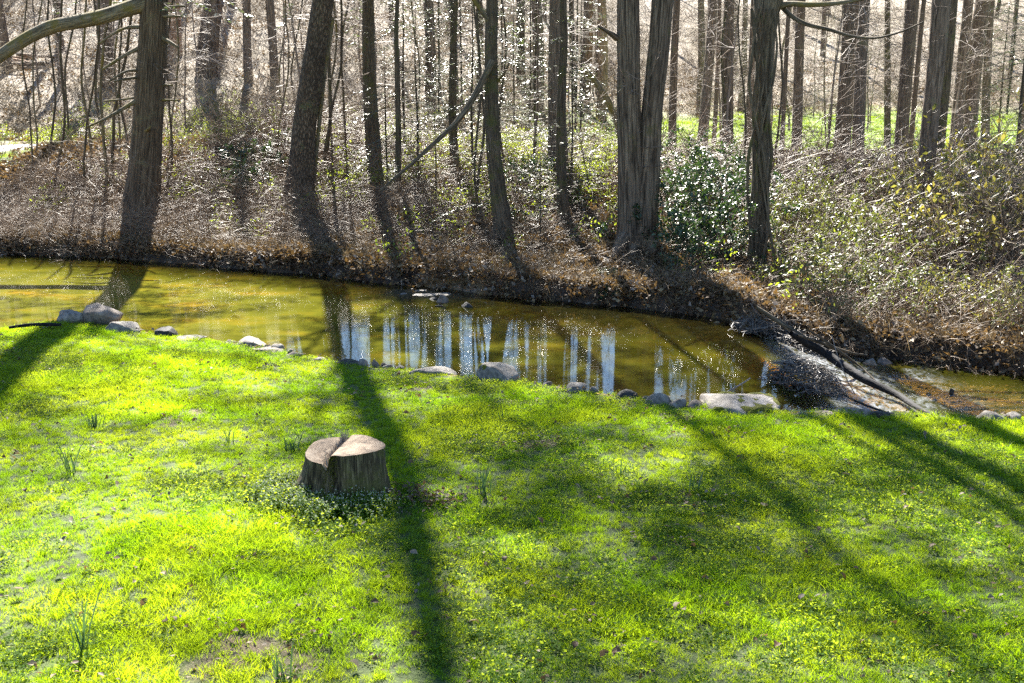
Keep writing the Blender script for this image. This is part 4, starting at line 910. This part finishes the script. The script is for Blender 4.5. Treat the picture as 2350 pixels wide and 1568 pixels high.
for kd, px, py, s in SP_:
    p = hit(px, py); v = random.choice(SHR[kd]); r = empty(SN[kd], (p[0], p[1], p[2]-.02), random.uniform(0, 6.28), s*1.15)
    tag(link('stems', v[0], r), kind='stuff'); tag(link('leaves', v[1], r), kind='stuff')
    low = py > 640 and kd in 'BC'; top_ = py < 525 and kd in 'BC'
    tag(r, SH[kd]+(' above gravel' if low else ' uphill' if top_ else ''), 'shrub', SG[kd]+(' overhanging the gravel' if low else ' at the bank top' if top_ else ''))

# ------------------------------------------------------------------ rocks
def rock_arr(seed, sub=4, sharp=.32, flat=.0):
    import bmesh
    bm = bmesh.new(); bmesh.ops.create_icosphere(bm, subdivisions=sub, radius=1); V = np.array([v.co[:] for v in bm.verts]); F = np.array([[v.index for v in f.verts] for f in bm.faces]); bm.free()
    r = np.random.default_rng(seed)
    for k in range(15):                                   # plane cuts give facets
        n = r.normal(size=3); n /= np.linalg.norm(n); c = r.uniform(.42, .82); d = V@n-c; V = V-np.where(d > 0, d, 0)[:, None]*n*(1-sharp*.3)
    nz = fbm(V[:, 0]*2+seed, V[:, 1]*2+V[:, 2]*1.7, seed, 4)-.5; V = V*(1+.16*nz)[:, None]
    nz = fbm(V[:, 0]*7+seed, V[:, 1]*7+V[:, 2]*5, seed+3, 3)-.5; V = V*(1+.09*nz)[:, None]
    return V, F
def rock(name, px, py, wd, ht, m, label, moss=0., group=None, seed=None, deep=.8, fixz=None, rz=None, on=None):
    """px, py: centre of its visible foot; wd, ht: width and visible height in the picture"""
    p = hit(px, py) if on is None else proj(px, py, on); z0 = p[2]; sl = math.hypot(p[1], CAM_H); a = wd/2/FPX*sl; c = ht/FPX*sl
    sd_ = seed if seed is not None else random.randrange(9999)
    V, F = rock_arr(sd_, 4 if wd > 60 else 3); V = V/np.abs(V).max(0); V = V*np.array([a, a*deep, c*.85]); V[:, 2] += c*.12
    o = link(name, mesh_np(name, V, F, m, True)); o.location = (p[0], p[1]+a*deep*.6, z0); o.rotation_euler = (0, 0, random.uniform(-.25, .25) if rz is None else rz)
    if moss:
        T = V[F]; N = np.cross(T[:, 1]-T[:, 0], T[:, 2]-T[:, 0]); N /= np.linalg.norm(N, axis=1)[:, None]; C = T.mean(1)
        k = (N[:, 2] > .25) & (fbm(C[:, 0]/a*1.6+sd_, C[:, 1]/a*1.6, sd_+9, 3) > 1-moss*.88)
        if k.sum() > 6:
            Fm = F[k]; us = np.unique(Fm); mp = np.full(len(V), -1); mp[us] = np.arange(len(us)); vn = np.zeros_like(V)
            for j in range(3): np.add.at(vn, F[:, j], N)
            vn /= np.linalg.norm(vn, axis=1)[:, None]+1e-9; cntv = np.bincount(Fm.ravel(), minlength=len(V)); inner = (cntv >= np.bincount(F.ravel(), minlength=len(V)))
            link('moss', mesh_np('moss', (V+vn*np.where(inner, .022, .002)[:, None])[us], mp[Fm], M['moss'], True), o)
    return tag(o, label, 'rock', group)
R_ = [('boulder',225,744,92,46,'rockbrown','tan boulder with leaf debris at the lawn edge, larger of a touching pair',0,5),('boulder',158,744,70,36,'rock','lower grey half of the touching boulder pair at the lawn edge',0,8),
 ('rock',285,764,82,28,'rock','flat pale rock beside the boulder pair',0,3),('dark_stone',372,772,58,28,'rockdark','smooth dark humped stone standing in the water edge',0,4),('rock',425,780,90,12,'rock','long low grey rock beside the dark humped stone',0,6),
 ('rock',560,796,80,22,'rock','pale bumpy rock lying along the lawn edge',0,7),('rock',636,806,30,20,'rock','rounded cobble on a low rock at the lawn edge',0,9),('rock',612,810,70,14,'rockbrown','low brown rock under a rounded cobble',0,10),
 ('rock',672,818,45,14,'rockbrown','small brown rock at the lawn edge',0,11),('rock',740,828,34,14,'rock','pale little rock among leaf debris',0,12),('rock',800,836,80,16,'rockdark','dark rubble heap above the big trunk shadow',0,13),('rock',834,838,24,18,'rock','small round stone on the rubble heap',0,14),
 ('rock',862,842,28,22,'rockbrown','pinkish upright stone at the end of the rubble heap',0,15),('rock',945,858,20,12,'rock','dark small stone next to a flat slab',0,16),('slab_rock',1000,862,110,16,'rock','long flat grey slab flush with the grass',0,17),
 ('mossy_boulder',1148,878,100,42,'rock','rounded boulder with yellow moss on its top at the water edge',.40,18),('rock',1318,900,52,24,'rock','pale pointed rock in the grass edge, larger of two',0,19),('rock',1360,902,24,20,'rock','small pale upright rock beside a larger pale one',0,20),
 ('rock',1434,914,52,22,'rockdark','dark wet rock in the grass fringe',0,21),('rock',1515,932,60,32,'rock','grey angular rock, first of a pair near the mossy slab',0,22),('rock',1560,936,46,24,'rock','pale wedge rock leaning on the grey angular one',0,23),
 ('mossy_slab',1685,950,205,50,'rock','wide pale slab rock with cushions of bright moss',.44,24),('rock',1600,938,40,24,'rockbrown','brown stone at the end of the mossy slab',0,25),('rock',1848,956,34,14,'rock','little pale rock beside the debris heap',0,26),
 ('rock',1900,957,60,16,'rockbrown','low tan rock in the grass below the debris heap',.2,27),('rock',1955,957,90,26,'rockbrown','rounded tan rock at the lawn edge before the riffle',0,28),('rock',2035,962,70,26,'rockdark','dark purplish rock where the log meets the lawn',0,29),
 ('rock',2215,966,44,16,'rockdark','small dark rock on the lawn edge by the shallows',0,30),('rock',2275,966,85,26,'rock','bluish grey rock at the lawn edge by the shallows',0,31),('rock',2330,970,50,24,'rock','rounded grey rock beside the bluish one',0,32),('rock',60,762,40,12,'rock','little grey rock by the black stick',0,33)]
for nm, px, py, wd, ht, m, lab, ms, sd_ in R_: rock(nm, px, py+6, wd*1.15, ht*1.08, M[m], lab, ms, None, sd_, on=ZE-.03)
for px, py, wd, ht, m, lab, ms in ((1015,697,30,22,'rockbrown','slanted brown stone on the mud bar',0),(1072,708,34,14,'rockdark','dark flat stone in the water off the mud bar',0),(1008,706,24,8,'rockdark','small wet stone before the mud bar',0),(995,690,26,8,'rockdark','low dark stone on the mud bar',0)):
    rock('creek_stone', px, py, wd, ht, M[m], lab, ms, None, None, .8, on=ZW-.02)
for px, py, wd, ht, m, ms, lab in ((1808,832,58,34,'rockdark',.4,'dark mossy-backed stone above the debris heap'),(1772,792,44,22,'rockbrown',0,'tan stone under the driftwood at the far bank'),(2002,838,40,14,'rock',0,'pale stone in the shallows behind the log'),(2035,836,36,14,'rockbrown',0,'tan stone touching a pale one in the shallows'),
      (2018,815,34,22,'rockdark',.6,'mossy stone in the gravel at the foot of the bank'),(2052,822,30,22,'rockdark',.6,'mossy stone beside another in the far gravel'),(1990,800,30,18,'rockdark',.6,'small mossy stone under overhanging leaves'),(2250,815,32,20,'rockdark',.7,'lone moss cushion stone on the far gravel'),(2322,848,26,14,'rock',0,'grey flat stone on the far gravel'),(2185,905,14,14,'rockdark',0,'small black stone poking out of the shallows')):
    rock('creek_stone', px, py, wd, ht, M[m], lab, ms, None, None, .8, on=ZD)
for k in range(34):
    px = random.uniform(300, 2340); py = float(np.interp(px, [a_ for a_, _ in NEAR], [b_ for _, b_ in NEAR]))+random.uniform(2, 7)
    rock('edge_stone', px, py, random.uniform(14, 34), random.uniform(8, 17), M[random.choice(['rock', 'rockbrown', 'rockbrown', 'rockdark'])], 'small half-buried stone along the lawn edge above the creek', 0, 'small stones along the lawn edge', None, .8, on=ZE-.03)
gv = [rock_arr(500+k, 1)[0] for k in range(3)]; gF = rock_arr(500, 1)[1]
cgv = source_coll('gravel_stone', [mesh_np('gravel', v*np.array([.05, .042, .022]), gF, M[m_], True) for v, m_ in zip(gv+gv, ('rock', 'rockbrown', 'rockdark', 'rockbrown', 'rockdark', 'rockbrown'))])
x = RNG.uniform(4.5, 13, 7200); y = RNG.uniform(9.5, 22, 7200); k = (downs(x, y) > .1) & (y > Ny(x)+.3) & (y < Fy(x)+.75) & (RNG.random(len(x)) < .75+.25*(y > Fy(x)-.4)); x, y = x[k], y[k]
x4 = RNG.uniform(-11, 6, 500); y4 = Fy(x4)-.2+RNG.random(500)*.2; x = np.concatenate([x, x4]); y = np.concatenate([y, y4])
scatter('gravel', cgv, 6, on_ground(x, y, .0), rots(len(x), .3), RNG.uniform(.35, 1.3, len(x)), 'brown gravel and pebbles in the shallows and along the far waterline', 'gravel')

# ------------------------------------------------------------------ stump
st0 = empty('tree_stump', (STP[0], STP[1], STP[2]))
HS = .37
def s_r0(a): return .290*(1+.05*np.cos(2*a+.3)+.035*np.cos(3*a+1.2)+.03*np.cos(5*a+.4)-.05*np.exp(-((np.mod(a-4.55+np.pi, 2*np.pi)-np.pi)/.10)**2))
def s_top(x, y):
    crack = -.05+.05*y/.3; left = x < crack
    zl = HS-.012-.075*np.clip((-y+.14)/.45, 0, 1)**1.1*(1+.4*(x+.05)); zr = HS+.006*np.sin(x*9)
    t = sm((x-crack+.012)/.024); z = zl*(1-t)+zr*t
    return z-.035*np.exp(-((x-crack+.02)/.025)**2)*(.4+fbm(x*30, y*30, 5))
na_, nz_ = 128, 30; a = np.linspace(0, 2*np.pi, na_, endpoint=False); rows = []; UVs = []
def s_pt(a, u):
    r0 = s_r0(a); x0, y0 = r0*np.cos(a), r0*np.sin(a); zt = s_top(x0*.985, y0*.985)
    z = -.06+(zt+.06)*u
    def ga(c, w_): return np.exp(-((np.mod(a-c+np.pi, 2*np.pi)-np.pi)/w_)**2)
    fl = .13+.85*ga(3.5, .50)+.30*ga(4.35, .35)+.22*ga(5.2, .3)+.3*ga(2.2, .4)+.05*ga(0, .5)
    k = 1+fl*(1-u)**2.3*1.0
    rid = (fbm(np.abs(a/np.pi-1)*22, u*1.5+0*a, 7)-.5)*.10+(fbm(np.abs(a/np.pi-1)*60, u*4+0*a, 8)-.5)*.05
    hol = -.18*ga(3.85, .13)*np.exp(-((u-.42)/.16)**2)-.12*ga(5.05, .08)*np.exp(-((u-.2)/.18)**2)
    k = k+rid*(.35+.65*sm((1-u)/.06))+hol
    return r0*k*np.cos(a), r0*k*np.sin(a), z
for j in range(nz_+1):
    u = np.full(na_, j/nz_); px_, py_, pz_ = s_pt(a, u); rows.append(np.stack([px_, py_, pz_], 1)); UVs.append(np.stack([np.abs(a/np.pi-1)*np.pi*.32, pz_], 1))
V = np.concatenate(rows); i = (np.arange(nz_)*na_)[:, None]; j = np.arange(na_)[None]; F = np.stack([i+j, i+(j+1) % na_, i+na_+(j+1) % na_, i+na_+j], -1).reshape(-1, 4)
SSIDE = link('weathered_side', mesh_np('weathered_side', V, F, M['stumpside'], True, np.concatenate(UVs)), st0)
rim = rows[-1]; nr = 22; top = [np.array([[-.04, 0, s_top(np.array([-.04]), np.array([0.]))[0]]])]
for k in range(1, nr+1):
    t = k/nr; xy = rim[:, :2]*t+np.array([[-.04, 0]])*(1-t); z = s_top(xy[:, 0], xy[:, 1])+.002*(fbm(xy[:, 0]*40, xy[:, 1]*40, 3)-.5)
    if k == nr: z = rim[:, 2]+.001
    top.append(np.concatenate([xy, z[:, None]], 1))
V = np.concatenate(top); b = 1+(np.arange(nr-1)*na_)[:, None]; F4 = np.stack([b+j, b+(j+1) % na_, b+na_+(j+1) % na_, b+na_+j], -1).reshape(-1, 4); F3 = np.stack([np.zeros(na_, int), 1+np.arange(na_), 1+(np.arange(na_)+1) % na_], 1)
STOP = link('sawn_top', mesh_np('sawn_top', V, [F4, F3], M['cut'], True), st0)
S = []
for k in range(150):
    y = random.uniform(-.27, .27); x = -.05+.05*y/.3-abs(random.gauss(.0, .022)); z = float(s_top(np.array([x]), np.array([y]))[0]); l = random.uniform(.015, .07)*(1.5 if y > .2 else 1)
    S.append(((x, y, z-.01), (x+random.gauss(0, .02), y+random.gauss(0, .02), z+l), .0035, .001))
tag(link('splinters', segs_mesh('splinters', S, M['deadwood']), STOP), kind='stuff')
P = []
aa = RNG.normal(4.42, .10, 900); uu = RNG.uniform(.1, .98, 900); q = np.stack(s_pt(aa, uu), 1); kk = (fbm(aa*8, uu*5, 77) > .42); q = q[kk]; n = len(q)
V, F = leaves_arr(q, np.stack([np.cos(aa[kk]), np.sin(aa[kk]), np.full(n, .4)], 1)+RNG.normal(0, .5, (n, 3)), rdir(n), RNG.uniform(.008, .018, n), RNG.uniform(.006, .012, n), .1)
tag(link('moss', mesh_np('moss', V, F, M['moss'], rnd=np.repeat(RNG.random(n), 2)), SSIDE), kind='stuff')
tag(st0, 'weathered sawn tree stump with a split stepped top on the lawn', 'stump')
# flowering weeds round the stump
def flower_clump():
    S = []; P = []; FP = []
    for k in range(16):
        p = np.array([random.gauss(0, .06), random.gauss(0, .06), 0]); h = random.uniform(.05, .13); q = p+np.array([random.gauss(0, .02), random.gauss(0, .02), h]); S.append((tuple(p), tuple(q), .0015, .001))
        for j in range(9): P.append(p+(q-p)*(.25+.75*j/8))
        FP.append(q)
    n = len(P); V, F = leaves_arr(P, np.stack([RNG.normal(0, 1, n), RNG.normal(0, 1, n), RNG.normal(.1, .3, n)], 1), np.array([0, 0, 1.])+RNG.normal(0, .3, (n, 3)), RNG.uniform(.012, .026, n), RNG.uniform(.010, .018, n), .1)
    n2 = len(FP)*3; V2, F2 = leaves_arr(np.repeat(FP, 3, 0), rdir(n2), rdir(n2), np.full(n2, .009), np.full(n2, .007), .1)
    a_ = mesh_np('weed', np.concatenate([V, V2]), np.concatenate([F, F2+len(V)]), M['weed'], rnd=RNG.random(len(F)+len(F2))); a_.materials.append(M['flower'])
    mi = np.zeros(len(F)+len(F2), np.int32); mi[len(F):] = 1; a_.polygons.foreach_set('material_index', mi); return a_
cfc = source_coll('flower_clump', [flower_clump() for _ in range(4)])
ang = RNG.uniform(math.pi*.9, math.pi*1.75, 170); rr = np.abs(RNG.normal(.36, .10, 170))+.06; x = STP[0]+np.cos(ang)*rr*1.15-.02; y = STP[1]+np.sin(ang)*rr*1.05; k = np.hypot(x-STP[0], y-STP[1]) > .33; x, y = x[k], y[k]
scatter('flowering_weeds', cfc, 4, on_ground(x, y), rots(len(x), .15), RNG.uniform(.6, 1.15, len(x)), 'small white-flowered weeds crowding the foot of the stump', 'weeds')

# ------------------------------------------------------------------ log, debris, driftwood
def ground_pix(pix, lift, zl=None):
    out = []
    for px, py, wd in pix:
        p = hit(px, py) if zl is None else proj(px, py, zl); p = p+np.array([0, 0, lift]); out.append((p, wd/2/FPX*math.hypot(p[1], CAM_H)))
    return out
def log(name, pix, zs, m, label, cat='log', sides=12, group=None):
    P = []; R = []
    for (px, py, wd), z in zip(pix, zs): p = proj(px, py, z); P.append(p); R.append(wd/2/FPX*math.hypot(p[1], CAM_H))
    b = P[0].copy(); Q, R = resample([q-b for q in P], R, .06); V, F, U = tube(Q, R, sides, bark_disp(.08, 1, 33, 0)); o = link(name, mesh_np(name, V, F, m, True, U), None, b)
    return tag(o, label, cat, group)
log('fallen_log', [(1815,765,12),(1850,788,18),(1888,806,20),(1935,840,21),(1985,872,19),(2030,892,17),(2065,909,15),(2105,936,12),(2145,955,9)], [.05,-.1,-.22,-.34,-.42,-.46,-.48,-.46,-.42], M['wetlog'], 'wet black log slanting across the riffle to the lawn')
log('driftwood_pole', [(1735,705,8),(1770,728,10),(1805,750,11),(1845,775,11),(1880,800,10)], [.25,.12,.0,-.12,-.25], M['mossy'], 'grey driftwood pole running down the bank to the black log')
log('driftwood_branch', [(1830,770,5),(1870,782,8),(1920,800,8),(1960,812,5),(1990,815,4)], [.1,-.05,-.2,-.35,-.42], M['mossy'], 'forked grey driftwood branch lying over the black log')
log('driftwood_branch', [(1850,755,4),(1890,780,6),(1925,806,6),(1960,830,5),(1985,850,4),(2010,875,3)], [.15,-.02,-.18,-.32,-.4,-.45], M['furrow'], 'thin dark driftwood branch parallel to the black log')
log('stick', [(1935,905,4),(1965,922,5),(1995,934,5),(2030,945,5)], [-.38,-.4,-.42,-.44], M['wetlog'], 'thin wet stick trailing from the debris heap')
log('stick', [(1640,918,3),(1665,900,4),(1700,885,4),(1722,868,3)], [-.28,-.2,-.12,-.05], M['deadwood'], 'thin bent twig arching over the water behind the mossy slab')
log('stick', [(20,752,6),(60,746,8),(100,744,8),(140,746,7)], [.0,.02,.02,.0], M['wetlog'], 'black curved stick lying beside the boulder pair')
def tangle(cx, cy, zb, rx, ry, h, n, name, label, rz=0, leaves=700):
    r = empty(name, (cx, cy, zb), rz); S = []
    V, F = rock_arr(77, 3); V = V*np.array([rx*.86, ry*.86, h*.8])*(.85+.5*fbm(V[:, 0]*2.2+cx, V[:, 1]*2.2, 91))[:, None]; link('mound', mesh_np('mound', V, F, M['debris'], True), r)
    for k in range(n):
        u = rdir(1)[0]; u[2] = abs(u[2]); p = u*np.array([rx, ry, h])*random.uniform(.78, 1.0)*(.85+.5*float(fbm(np.array([u[0]*2.2+cx]), np.array([u[1]*2.2]), 91)[0])); t = np.cross(u, rdir(1)[0]); t = t*np.array([1, 1, .4])+np.array([.35, .25, -.05]); t /= np.linalg.norm(t)+1e-9
        l = random.uniform(.08, .38) if k > 40 else random.uniform(.4, .9); q0 = p-t*l/2; d = t.copy(); rad = random.uniform(.0022, .006)
        for j in range(4):
            d = d+np.random.normal(0, .15, 3)-u*.06; d /= np.linalg.norm(d); q1 = q0+d*l/4; S.append((tuple(q0), tuple(q1), rad, rad*.85)); q0 = q1
    tag(link('sticks', segs_mesh('sticks', S, M['debristwig']), r), kind='stuff')
    nn = leaves; u = rdir(nn); u[:, 2] = np.abs(u[:, 2]); l = RNG.uniform(.03, .08, nn)
    V, F = leaves_arr(u*np.array([rx, ry, h])*.93, rdir(nn), u+RNG.normal(0, .5, (nn, 3)), l, l*.4, .2); tag(link('caught_leaves', mesh_np('caught_leaves', V, F, M['debrisleaf'], rnd=np.repeat(RNG.random(nn), 2)), r), kind='stuff')
    return tag(r, label, 'debris')
np.random.seed(5)
M['debris'] = mat_rock('silty debris', (.018, .017, .016), (.045, .042, .038), (.10, .09, .08)); M['debristwig'] = twig_mat('washed twigs', [(.03, .026, .024), (.09, .08, .07), (.26, .22, .18)], .5, .4)
M['debrisleaf'] = leaf_mat('sodden leaves', [(.02, .02, .02), (.06, .05, .04), (.14, .11, .08)], (.1, .07, .03), .15, .35, .5)
p = proj(1846, 902, ZD+.1); tangle(p[0], p[1], ZD, .34, .60, .50, 900, 'debris_heap', 'dark heap of washed-up twigs and leaves damming the creek', .35)
p = proj(1830, 790, ZD+.15); tangle(p[0], p[1]+.1, ZD, .46, .32, .26, 420, 'driftwood_tangle', 'tangle of pale twigs lodged under the driftwood at the far bank', -.5, 300)
p = hit(1755, 745); tangle(p[0], p[1], p[2]-.05, .4, .34, .14, 300, 'twig_drift', 'low drift of bleached twigs at the far waterline', .2, 250)

# log pile on the slope, fallen limbs on the bank
lab = 'split pale log in the woodpile on the slope'
for k in range(11):
    px = random.uniform(5, 110); py = random.uniform(140, 168); b = hit(px, py); L_ = random.uniform(.8, 1.8); d = np.array([math.cos(.15+random.gauss(0, .35)), math.sin(random.gauss(0, .5)), random.gauss(0, .08)]); rr_ = random.uniform(.05, .11)
    V, F, U = tube([(-d*L_/2), np.zeros(3), d*L_/2], [rr_, rr_*1.05, rr_*.95], 7); V0 = V[:7].mean(0); 
    o = link('split_log', mesh_np('split_log', np.concatenate([V, [V0]]), F+[np.stack([(np.arange(7)+1) % 7, np.arange(7), np.full(7, len(V))], 1)], M['palebark' if k % 2 else 'cut'], False, np.concatenate([U, [[0, 0]]])), None, b+np.array([0, 0, rr_+.12*(k % 3)])); tag(o, lab, 'log', 'woodpile logs')
for px, py, l, a_, lab in ((290,350,1.6,.1,'mossy fallen log lying behind the shaggy-barked tree'),(560,330,1.3,.5,'bleached fallen branch in the brush near the small evergreens'),(2000,372,1.4,-.15,'dark fallen log on the ground behind the speckled straight trunk'),(1080,240,1.6,.2,'pale fallen log on the slope behind the hemlocks'),(470,480,1.7,.35,'thin fallen branch across the bank beside the shaggy-barked tree')):
    b = hit(px, py); r0 = .15 if 'log' in lab else .04; d = np.array([math.cos(a_), math.sin(a_)*.6, .12]); V, F, U = tube(resample([-d*l/2, np.array([0, 0, .05]), d*l/2], [r0, r0, r0*.7], .15)[0], np.linspace(r0, r0*.7, len(resample([-d*l/2, np.array([0, 0, .05]), d*l/2], [r0, r0, r0*.7], .15)[0])), 12, bark_disp(.1, 1, 35, 0))
    o = link('fallen_log' if 'log' in lab else 'fallen_branch', mesh_np('fallen_log', V, F, M['limb'] if 'mossy' in lab else M['mossy'], True, U), None, b+np.array([0, 0, r0*.6])); tag(o, lab, 'log' if 'log' in lab else 'branch')

# spear-leaved clumps in the lawn
def spear(n, h, m):
    P = []
    V = []; F4 = []; F3 = []; o = 0
    for k in range(n):
        a_ = random.uniform(0, 6.28); b = np.array([random.gauss(0, .025), random.gauss(0, .025), -.01]); d = np.array([random.gauss(0, .16), random.gauss(0, .16), 1]); s = np.array([math.cos(a_), math.sin(a_), 0])*.006; hh = h*random.uniform(.55, 1.05)
        rows_ = [b, b+d*hh*.35, b+d*hh*.7+np.array([d[0], d[1], 0])*hh*.15, b+d*hh*.97+np.array([d[0], d[1], 0])*hh*.5]
        for j, q in enumerate(rows_[:3]): V += [q-s*(1-.15*j), q+s*(1-.15*j)]
        V.append(rows_[3]); F4 += [[o, o+1, o+3, o+2], [o+2, o+3, o+5, o+4]]; F3.append([o+4, o+5, o+6]); o += 7
    return mesh_np('spear_leaves', np.array(V), [np.array(F4), np.array(F3)], m, rnd=RNG.random(len(F4)+len(F3)))
for px, py, h, n, lab in ((165,1085,.30,11,'dark spear-leaved clump in the lawn at the light weedy patch'),(218,982,.17,26,'dense short dark tuft in the sunny lawn'),(670,1036,.17,16,'spear-leaved clump behind the stump'),(1105,1140,.28,12,'spear-leaved clump in the shade beside the stump'),
        (185,1500,.44,8,'tall lone spear leaves in the shaded lawn corner'),(657,1575,.26,14,'pale green spear-leaved clump at the lawn front'),(1160,968,.16,14,'bluish spear-leaved clump near the mossy boulder'),(527,1015,.2,6,'sparse thin spear leaves in the sunny weeds'),(1425,1090,.16,8,'small spear-leaved tuft in the open lawn'),(1595,1130,.2,7,'faint spear-leaved tuft where trunk shadows meet'),(1115,925,.18,3,'single upright dead stalk near the mossy boulder')):
    p = hit(px, py); o = link('spear_leaf_clump', spear(n, h, M['daff']), None, p); tag(o, lab, 'plant')
# larger fallen leaves one can pick out on the lawn
def big_leaf():
    n = 7; t = np.linspace(0, 1, n); wv = np.sin(np.pi*t**.8)*.5*(1+.35*np.sin(t*19)); V = []
    for k in range(n):
        z = .22*math.sin(t[k]*3)+random.gauss(0, .03); V += [(t[k]-.5, -wv[k]*.62, z+.22*wv[k]), (t[k]-.5, 0, z), (t[k]-.5, wv[k]*.62, z+.26*wv[k])]
    F = []
    for k in range(n-1):
        for j in range(2): b = k*3+j; F.append([b, b+1, b+4, b+3])
    return np.array(V), np.array(F)
LV = [mesh_np('fallen_leaf', *big_leaf(), M[m_], True, rnd=np.full(12, random.random())) for m_ in ('litter', 'litter', 'paleleaf', 'litter', 'paleleaf')]
LP = [(43,1375,.08,2),(143,1325,.07,2),(385,1445,.07,2),(398,1440,.06,4),(375,1335,.06,0),(1555,1410,.08,0),(1570,1418,.06,1),(1940,1105,.07,2),(1088,1448,.07,1),(812,1545,.07,4),(950,1285,.06,4),(2310,1225,.06,2),(1665,1405,.06,1),(1270,1390,.06,1),(720,1180,.06,0),(1500,1300,.06,1),(1620,1345,.06,0),(1415,1515,.07,1),(1840,1390,.06,2),(2140,1270,.06,0),(2080,1180,.06,1),(1930,1340,.07,0),(540,1470,.07,1),(590,1290,.06,3),(150,1245,.06,3),(330,1400,.06,1),(860,1400,.06,3),(1010,1380,.06,1),(1160,1300,.06,3),(1320,1500,.06,0),(1240,1210,.06,3),(1780,1500,.07,1),(2050,1450,.06,0),(2230,1480,.06,3),(1690,1230,.06,3),(1880,1230,.06,1),(60,1140,.06,3),(300,1060,.05,3),(420,1000,.05,1),(560,1110,.05,3)]
for k, (px, py, s, v) in enumerate(LP):
    p = hit(px, py); o = link('fallen_leaf', LV[v], None, p+np.array([0, 0, .05])); o.scale = (s, s, s); o.rotation_euler = (random.gauss(0, .5), random.gauss(0, .5), random.uniform(0, 6.28))
    tag(o, 'bleached pale fallen leaf caught in the grass' if v in (2, 4) else 'curled brown fallen leaf caught in the grass', 'leaf', 'pale fallen leaves on the lawn' if v in (2, 4) else 'brown fallen leaves on the lawn')
